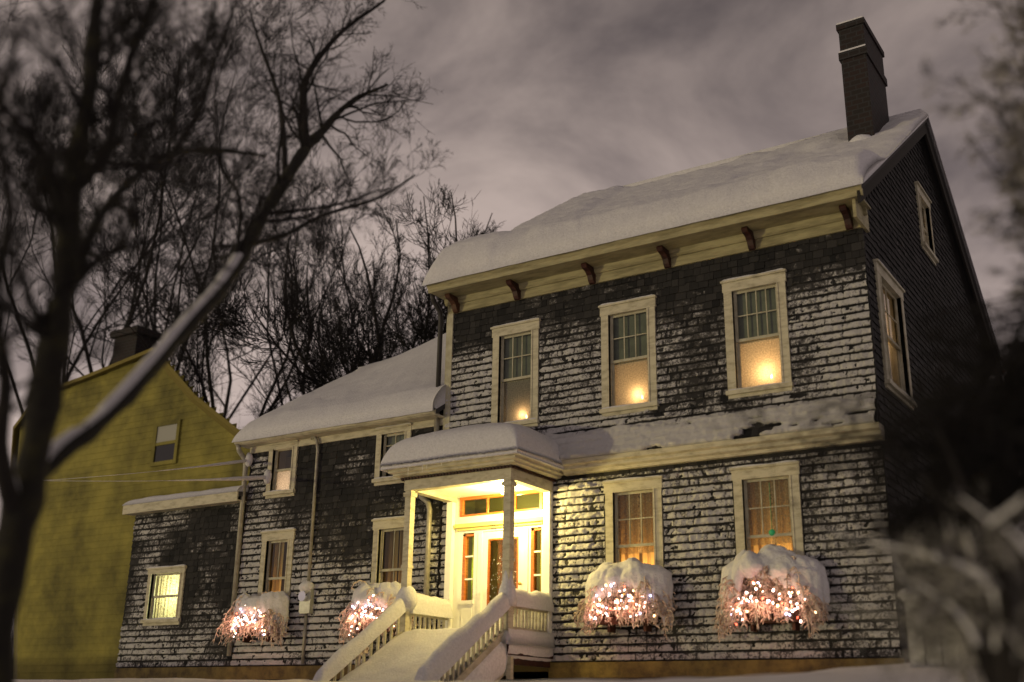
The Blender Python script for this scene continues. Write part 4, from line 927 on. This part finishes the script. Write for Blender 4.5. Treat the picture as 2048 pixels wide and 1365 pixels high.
def branch_levels(r, pts, rad, L, levels, minr=.004, env=None):
    """levels: list of (per, tmin, (a0,a1), ratio, rratio, P, wiggle, up, sides)"""
    V, F, n = [], [], 0
    for (per, tmin, ang, ratio, rratio, P, wig, up, sides) in levels:
        st, nd, LL, rr = spawn(r, pts, rad, L, per, tmin, ang, ratio, rratio)
        rr = np.maximum(rr, minr); p = grow(r, st, nd, LL, P, wig, up)
        if env is not None:
            q = (p[:, -1]-env[0])/env[1]; ok = (np.linalg.norm(q, axis=1) < r.uniform(.80, 1.22, len(p))) | (p[:, -1, 2] < env[0][2]-env[1][2]*.7)
            p, rr, LL = p[ok], rr[ok], LL[ok]
        rd = rr[:, None]*np.linspace(1, .35, P)[None]
        v, f = tubes(p, rd, sides); V.append(v); F.append(f+n); n += len(v)
        pts, rad, L = p, rd, LL
    return np.concatenate(V), np.concatenate(F)
def squeeze(p, env):
    """keep a crown inside its own rounded outline"""
    if env is None: return p
    sh = p.shape; v = p.reshape(-1, 3); c, rad = env; q = (v-c)/rad; n_ = np.linalg.norm(q, axis=1)
    f = np.where(n_ > .7, (.7+.3*(1-np.exp(-(n_-.7)/.5)))/np.maximum(n_, 1e-6), 1.)
    w = sstep(c[2]-rad[2]*1.5, c[2]-rad[2]*.6, v[:, 2])[:, None]
    return (v*(1-w)+w*(c+(v-c)*f[:, None])).reshape(sh)
def bare_tree(base, height, seed, label, lean=(0, 0), r0=.14, spread=(.35, .75), n1=9, dens=1.0, group='bare trees behind the house', minr=.0088, fork=3, split=.35, env=None):
    r = np.random.default_rng(seed); base = np.array(base, float)
    t = thing('bare_tree', label, 'tree', base, group)
    tr_ = grow(r, base[None], np.array([[lean[0], lean[1], 1.]]), np.array([height*split]), 6, .06, .04); rd = r0*np.linspace(1, .8, 6)[None]
    top = tr_[:, -1]; d = tr_[:, -1]-tr_[:, -2]; d /= np.linalg.norm(d)
    a = np.linspace(0, 2*np.pi, fork, endpoint=False)+r.uniform(0, 6)
    dirs = d+np.stack([np.cos(a), np.sin(a), np.zeros(fork)], 1)*r.uniform(.25, .85, (fork, 1)); dirs /= np.linalg.norm(dirs, axis=1)[:, None]
    LL = height*(1-split)*r.uniform(.8, 1.05, fork)
    st = np.repeat(top, fork, 0); st[1::2] = tr_[0, -2]
    lim = grow(r, st, dirs, LL, 8, .13, .06); lrd = (r0*.62*np.linspace(1, .22, 8))[None].repeat(fork, 0)
    lim = squeeze(lim, env)
    v1, f1 = tubes(tr_, rd, 8); v2, f2 = tubes(lim, lrd, 7); mesh_obj('trunk', np.concatenate([v1, v2]), np.concatenate([f1, f2+len(v1)]), BARK, t)
    k = lambda n: max(1, int(round(n*dens)))
    lv = [(k(n1*.72), .10, spread, .46, .55, 8, .14, .07, 5), (k(9), .12, (.35, .8), .46, .55, 7, .12, .10, 4), (k(6), .12, (.35, .8), .55, .6, 5, .12, .07, 3), (k(4), .15, (.3, .8), .62, .75, 4, .12, .05, 3)]
    v, f = branch_levels(r, lim, lrd, LL, lv, minr, env); mesh_obj('crown', v, f, TWIG, t)
def tree_px(px, pytop, Y, pxtop, seed, label, rx=125, low=640, **kw):
    b = at(px, 1200, 'Y', Y); tp = at(pxtop, pytop, 'Y', Y); X = xat(px, Y, 4.0); h = tp[2]-.2
    tp = at(pxtop, pytop, 'Y', Y); bt = at((px+pxtop)/2, low, 'Y', Y); c = (tp+bt)/2; c[1] = Y; hz = (tp[2]-bt[2])/2; w_ = rx*np.linalg.norm(c-CAM)/FPX
    kw['env'] = (c, np.array([w_, w_*1.1, hz])) if px > 450 else None
    bare_tree((X, Y, .15), h*1.05, seed, label, lean=((tp[0]-X)/h*.9, 0), **kw)
tree_px(845, 345, 7.5, 905, 101, 'small rounded bare tree rising just left of the main roof corner', rx=125, low=580, r0=.10, n1=26, split=.36, fork=5, spread=(.3, .75))
tree_px(640, 325, 8.0, 700, 102, 'tall vase shaped bare tree behind the middle of the wing roof', rx=145, low=740, r0=.13, n1=12, split=.38, fork=5)
tree_px(505, 330, 8.0, 480, 103, 'thin bare tree behind the left end of the wing roof', r0=.10, n1=11, split=.32, fork=4)
tree_px(745, 400, 9.5, 775, 104, 'slender bare tree between the vase shaped tree and the rounded tree', r0=.08, n1=9, split=.34, fork=4)
tree_px(580, 380, 9.5, 585, 105, 'bare tree with thin twigs partly hidden by the long snowy limb', r0=.09, n1=10, split=.36, fork=4)
tree_px(690, 470, 11.5, 680, 109, 'low twiggy bare tree deep behind the wing roof, between taller ones', r0=.08, n1=10, split=.34, fork=4, dens=.9)
tree_px(790, 500, 12.5, 815, 110, 'faint low bare tree far behind the rounded tree', r0=.08, n1=9, split=.34, fork=4, dens=.9)
tree_px(420, 260, 10.0, 400, 106, 'bare tree standing just right of the yellow house gable', r0=.12, n1=10, split=.36, fork=4)
tree_px(330, 230, 12.0, 320, 111, 'tall bare tree directly behind the yellow house gable peak', r0=.12, n1=9, split=.36, fork=4)
tree_px(230, 200, 11.5, 240, 107, 'wide bare tree behind the yellow house roof, left of its chimney', r0=.14, n1=9, split=.36, fork=4)
tree_px(60, 150, 11.5, 60, 108, 'bare tree at the far left behind the thick dark trunk', r0=.14, n1=9, split=.36, fork=4, dens=.9)

# the far-off wood along the horizon, one mass
r = np.random.default_rng(404); N = 420
st = np.stack([r.uniform(-110, 45, N), r.uniform(42, 70, N), np.full(N, -.5)], 1)
P_ = grow(r, st, np.tile(np.array([[0, 0, 1.]]), (N, 1)), r.uniform(5, 10, N), 6, .05, .05); rd_ = r.uniform(.08, .2, N)[:, None]*np.linspace(1, .3, 6)[None]
v1, f1 = tubes(P_, rd_, 4); v2, f2 = branch_levels(r, P_, rd_, r.uniform(5, 9, N), [(9, .15, (.4, 1.0), .4, .5, 5, .14, .06, 3), (5, .2, (.4, .9), .5, .6, 4, .14, .05, 3)], .02)
fw_ = mesh_obj('far_wood', np.concatenate([v1, v2]), np.concatenate([f1, f2+len(v1)]), TWIG); fw_['kind'] = 'stuff'; fw_['label'] = 'dark leafless wood along the horizon beyond the houses'; fw_['category'] = 'wood'

# big dark foreground tree with a long mossy limb
def smooth(pts, n):
    pts = np.array(pts, float); k = len(pts); t = np.linspace(0, k-1, n); out = []
    for x in t:
        i = min(int(x), k-2); f = x-i; p0, p1, p2, p3 = pts[max(i-1, 0)], pts[i], pts[i+1], pts[min(i+2, k-1)]
        out.append(.5*((2*p1)+(-p0+p2)*f+(2*p0-5*p1+4*p2-p3)*f*f+(-p0+3*p1-3*p2+p3)*f**3))
    return np.array(out)
def limb(px_list, n=24):
    """(px, py, distance, width in photo pixels)"""
    P = smooth([[*atd(a, b, d), w*d/FPX/2] for a, b, d, w in px_list], n); return P[:, :3], P[:, 3]
D0 = 5.2
ft = thing('foreground_tree', 'big dark tree close by with a long snow lined limb before the yellow house', 'tree', atd(10, 1364, D0))
TR = limb([(-30, 1500, D0, 104), (0, 1250, D0, 86), (22, 1100, D0, 81), (50, 985, D0, 86), (80, 850, D0+.1, 75), (100, 720, D0+.2, 73), (122, 620, D0+.2, 60), (135, 480, D0+.3, 52), (150, 330, D0+.4, 47), (180, 180, D0+.5, 42), (190, 40, D0+.6, 31), (215, -120, D0+.7, 21)])
LB = limb([(45, 1000, D0, 46), (110, 915, 5.5, 48), (200, 845, 5.9, 44), (290, 750, 6.5, 42), (370, 655, 7.2, 40), (450, 565, 8.0, 36), (500, 480, 8.8, 32), (545, 400, 9.6, 29), (610, 300, 10.6, 26), (640, 268, 11, 20), (700, 205, 11.6, 12), (775, 170, 12.2, 5)], 40)
L2 = limb([(118, 640, D0+.2, 36), (170, 495, 5.8, 28), (215, 415, 6.3, 24), (275, 350, 6.9, 20), (345, 308, 7.6, 17), (430, 300, 8.4, 13), (530, 312, 9.2, 7)], 26)
L3 = limb([(612, 300, 10.6, 20), (607, 220, 10.9, 17), (612, 160, 11.1, 14), (650, 100, 11.3, 11), (700, 50, 11.6, 8), (770, 0, 11.9, 5), (820, -60, 12.2, 3)], 22)
L4 = limb([(570, 345, 10.2, 12), (565, 240, 10.4, 10), (550, 170, 10.6, 8), (520, 90, 10.9, 6), (500, 20, 11, 3)], 16)
L5 = limb([(150, 380, D0+.4, 30), (215, 300, 5.6, 24), (235, 210, 5.9, 20), (260, 120, 6.1, 17), (300, 20, 6.4, 13), (320, -90, 6.7, 8)], 20)
L6 = limb([(128, 420, D0+.2, 30), (80, 300, 5.1, 26), (20, 230, 5.0, 20), (-40, 140, 5.0, 15)], 16)
L7 = limb([(30, 1040, D0, 44), (0, 900, 4.9, 38), (12, 760, 4.7, 30), (-10, 600, 4.6, 26), (20, 420, 4.6, 22), (-5, 250, 4.6, 17), (40, 60, 4.6, 12)], 22)
L8 = limb([(495, 490, 8.8, 13), (570, 470, 9.4, 10), (650, 430, 10, 8), (760, 395, 10.8, 6), (830, 350, 11.2, 3)], 18)
L9 = limb([(220, 410, 6.3, 12), (265, 430, 6.6, 10), (290, 490, 6.8, 8), (310, 560, 7.0, 4)], 12)
L10 = limb([(345, 308, 7.6, 12), (400, 220, 7.8, 10), (430, 120, 8.1, 8), (470, 10, 8.4, 5), (480, -60, 8.5, 3)], 14)
L11 = limb([(470, 540, 8.3, 11), (480, 400, 8.6, 9), (440, 330, 8.8, 7), (430, 200, 9.1, 4)], 14)
mb = MB()
for P, rd in (TR, LB, L2): mb.tube(P, rd*.86*(1+.14*np.sin(np.arange(len(rd))*2.3)+.10*np.sin(np.arange(len(rd))*5.1+1)), 10)
mb.build('trunk', BARKM, ft)
mb = MB()
for P, rd in (L3, L4, L5, L6, L7, L8, L9, L10, L11): mb.tube(P, rd, 8)
mb.build('limb', BARK, ft)
# snow lying on the limb's upper side
def limb_snow(P, rd, a, b, mb, th=.55, gap=.42, seed=0):
    n = 120; t = np.linspace(a, b, n)*(len(P)-1); i = np.minimum(t.astype(int), len(P)-2); fr = t-i
    c = P[i]*(1-fr)[:, None]+P[i+1]*fr[:, None]; r_ = rd[i]*(1-fr)+rd[i+1]*fr
    d = np.gradient(c, axis=0); d /= np.linalg.norm(d, axis=1)[:, None]; sd_ = np.cross(d, [0, 0, 1.]); sd_ /= np.linalg.norm(sd_, axis=1)[:, None]; up_ = np.cross(sd_, d)
    ns = sstep(gap-.12, gap+.08, fbm(np.arange(n)*.12, seed, 0, 5, 3)); K = 7; v = []
    for k in range(K):
        ang = math.pi*(.30+.52*k/(K-1)); rr = r_*(.97+th*(ns-.15)*math.sin(math.pi*k/(K-1)))
        v.append(c+sd_*(math.cos(ang)*rr)[:, None]+up_*(math.sin(ang)*rr)[:, None])
    v = np.stack(v, 1).reshape(-1, 3); mb.raw(v, grid_faces(n, K), True)
mb = MB(); limb_snow(LB[0], LB[1], .06, .50, mb, .22, .52, 1); limb_snow(L7[0], L7[1], .05, .9, mb, .5, .45, 3); limb_snow(L6[0], L6[1], .1, .9, mb, .4, .5, 4)
mb.build('limb_snow', SNOW, ft)
V, F, n = [], [], 0
r = np.random.default_rng(55)
for (P, rd), per, ratio, tmin in ((TR, 20, .22, .45), (LB, 24, .15, .5), (L2, 22, .30, .2), (L3, 22, .24, .1), (L4, 16, .3, .05), (L5, 30, .42, .1), (L6, 28, .45, .1), (L7, 30, .27, .25), (L8, 12, .22, .1), (L9, 8, .35, .3), (L10, 26, .36, .1), (L11, 14, .34, .1)):
    L = np.array([np.linalg.norm(np.diff(P, axis=0), axis=1).sum()])
    lv = [(per, tmin, (.5, 1.2), ratio, .34, 9, .14, .05, 5), (6, .12, (.4, 1.0), .52, .55, 7, .15, .03, 4), (5, .12, (.4, 1.0), .55, .65, 5, .15, .02, 3), (3, .2, (.4, 1.0), .60, .8, 4, .15, .0, 3)]
    v, f = branch_levels(r, P[None], rd[None], L, lv, .0026); V.append(v); F.append(f+n); n += len(v)
mesh_obj('crown', np.concatenate(V), np.concatenate(F), TWIG, ft)

# frosty bare tree close on the right, its twigs hanging before the gable wall
rt_ = thing('bare_tree', 'dark blurred bare tree at the right edge, its twigs hanging before the gable wall', 'tree', tuple(atd(2190, 1364, 6.0)))
mb = MB(); P, rd = limb([(2190, 1500, 5.6, 90), (2185, 900, 5.6, 70), (2175, 300, 5.6, 45), (2165, -300, 5.6, 20)], 16); mb.tube(P, rd, 8); mb.build('trunk', BARK, rt_)
r = np.random.default_rng(77); V, F, n = [], [], 0; SVm = MB(); FROSTED = mat('frosted_twig', (.018, .016, .015), .9, col2=(.40, .38, .36), nscale=9, lo=.46, hi=.60)
def right_bough(pl, per, ratio):
    global n
    P, rd = limb(pl, 12); v, f = tubes(P[None], rd[None], 5); V.append(v); F.append(f+n); n += len(v)
    L = np.array([np.linalg.norm(np.diff(P, axis=0), axis=1).sum()])
    v, f = branch_levels(r, P[None], rd[None], L, [(per, .08, (.4, 1.0), ratio, .5, 7, .14, -.03, 4), (7, .1, (.4, 1.0), .5, .6, 6, .15, -.05, 3), (5, .15, (.4, 1.), .55, .8, 4, .15, -.04, 3)], .0030); V.append(v); F.append(f+n); n += len(v)
for i in range(15):     # upper boughs close to the lens
    y0 = r.uniform(60, 740); x1 = r.uniform(1880, 2080); y1 = y0-r.uniform(260, 560); d = r.uniform(4.6, 6.2)
    right_bough([(2180, y0, 5.6, 9), ((2180+x1)/2+25, (y0+y1)/2+50, (5.6+d)/2, 6), (x1, y1, d, 3)], 15, .30)
mesh_obj('crown', np.concatenate(V), np.concatenate(F), FROSTED, rt_); V, F, n = [], [], 0
for i in range(30):     # lower hanging boughs
    y0 = r.uniform(640, 1050); x1 = r.uniform(1800, 1990)+max(0, 820-y0)*.5; y1 = y0+r.uniform(10, 150); d = r.uniform(4.6, 7.0)
    right_bough([(2180, y0-60, 5.8, 15), ((2180+x1)/2, y0-50, (5.8+d)/2, 10), (x1, y1, d, 3)], 16, .36)
mesh_obj('crown', np.concatenate(V), np.concatenate(F), TWIG, rt_)

# snow laden shrub at lower right
FROSTED2 = mat('frosted_shrub_twig', (.05, .045, .04), .9, col2=(.55, .54, .52), nscale=7, lo=.44, hi=.62)
sb = thing('snowy_shrub', 'snow laden leafless shrub with thick white branches beside the house corner', 'shrub', tuple(atd(1990, 1364, 3.7)))
arms = [limb([(2010, 1400, 3.70, 26), (2000, 1230, 3.77, 22), (1960, 1160, 3.92, 18), (1880, 1125, 4.22, 15), (1790, 1100, 4.66, 11), (1690, 1075, 5.18, 7), (1600, 1040, 5.77, 3)]),
        limb([(2020, 1400, 3.70, 34), (2010, 1180, 3.63, 36), (1985, 1080, 3.55, 30), (2030, 1030, 3.48, 20), (2080, 980, 3.48, 12)]),
        limb([(2030, 1400, 3.55, 24), (2060, 1200, 3.40, 20), (2040, 1090, 3.40, 14), (1975, 1040, 3.63, 9), (1900, 980, 4.00, 4)]),
        limb([(1990, 1400, 3.85, 20), (1930, 1250, 4.00, 18), (1850, 1180, 4.29, 14), (1800, 1150, 4.59, 8), (1740, 1000, 5.33, 5), (1660, 890, 5.92, 4), (1560, 880, 6.36, 3), (1500, 900, 6.66, 2)]),
        limb([(1990, 1400, 3.85, 18), (1940, 1150, 4.14, 14), (1830, 930, 5.03, 8), (1720, 870, 5.77, 5), (1600, 920, 6.51, 3)]),
        limb([(2000, 1400, 3.77, 18), (1960, 1100, 4.00, 12), (1880, 870, 4.74, 8), (1790, 790, 5.62, 5), (1690, 800, 6.22, 3), (1580, 850, 6.66, 2)])]
mb = MB()
for P, rd in arms: mb.tube(P, rd, 7)
mb.build('stem', BARK, sb)
mb = MB()
for i, (P, rd) in enumerate(arms[:4]): limb_snow(P, rd*1.05, .1, .9 if i != 3 else .55, mb, 1.2 if i < 3 else .6, .38, 10+i)
mb.build('branch_snow', SNOW, sb)
r = np.random.default_rng(66)
for sel, M_, per in ((arms[:3], FROSTED2, 22), (arms[3:], TWIG, 9)):
    V, F, n = [], [], 0
    for P, rd in sel:
        L = np.array([np.linalg.norm(np.diff(P, axis=0), axis=1).sum()])
        v, f = branch_levels(r, P[None], rd[None], L, [(per, .12 if per > 10 else .4, (.4, 1.1), .10 if per > 10 else .17, .5, 7, .18, .0, 4), (5, .2, (.4, 1.), .5, .6, 5, .18, .02, 3), (4, .2, (.4, 1.), .5, .7, 4, .16, .0, 3)], .0020); V.append(v); F.append(f+n); n += len(v)
    mesh_obj('twigs', np.concatenate(V), np.concatenate(F), M_, sb)

# low frosted bush in front of the fence
fb = thing('frosted_bush', 'pale frosted low bush in front of the board fence', 'bush', tuple(atd(1960, 1400, 4.6)))
r = np.random.default_rng(909); V, F, n = [], [], 0
for i in range(34):
    x = r.uniform(1915, 2150); d = r.uniform(4.2, 5.2); P, rd = limb([(x, 1420, d, 11), (x+r.normal(0, 25), 1290, d+r.normal(0, .1), 8), (x+r.normal(0, 60), 1210, d+r.normal(0, .2), 6), (x+r.normal(0, 75), r.uniform(1150, 1220), d+r.normal(0, .3), 3)], 9)
    v, f = tubes(P[None], rd[None], 5); V.append(v); F.append(f+n); n += len(v)
    L = np.array([np.linalg.norm(np.diff(P, axis=0), axis=1).sum()])
    v, f = branch_levels(r, P[None], rd[None], L, [(14, .15, (.4, 1.1), .34, .6, 6, .18, -.02, 4), (6, .2, (.4, 1.), .5, .7, 5, .18, -.03, 3)], .0032); V.append(v); F.append(f+n); n += len(v)
mesh_obj('twigs', np.concatenate(V), np.concatenate(F), FROSTED2, fb)

# board fence beyond the shrub, plastered with snow
fa = at(1822, 1340, 'Y', -4.2); fx0 = fa[0]; 
fn = thing('board_fence', 'grey weathered board fence plastered with snow at the lower right corner', 'fence', (fx0+1.5, -4.2, .05))
mb = MB(); x = fx0; k = 0
zt = at(1822, 1195, 'Y', -4.2)[2]
while x < fx0+3.4:
    w = .14; mb.box(x, x+w-.012, -4.21+.006*(k % 2), -4.18+.006*(k % 2), -.3, zt+.02*float(rng.normal())); x += w; k += 1
mb.build('boards', FENCEW, fn)
mb = MB(); mb.box(fx0, fx0+3.4, -4.18+.012, -4.12, zt-.22, zt-.14); mb.box(fx0, fx0+3.4, -4.168, -4.12, .1, .18); mb.build('rail', FENCEW, fn)
mb = MB()
for i in range(18): mb.blob((fx0+.1+i*.19, -4.19, zt+.02), (.16, .05, .05+.04*float(rng.random())), i, .3, 12, 8)
mb.build('fence_snow', SNOW, fn)
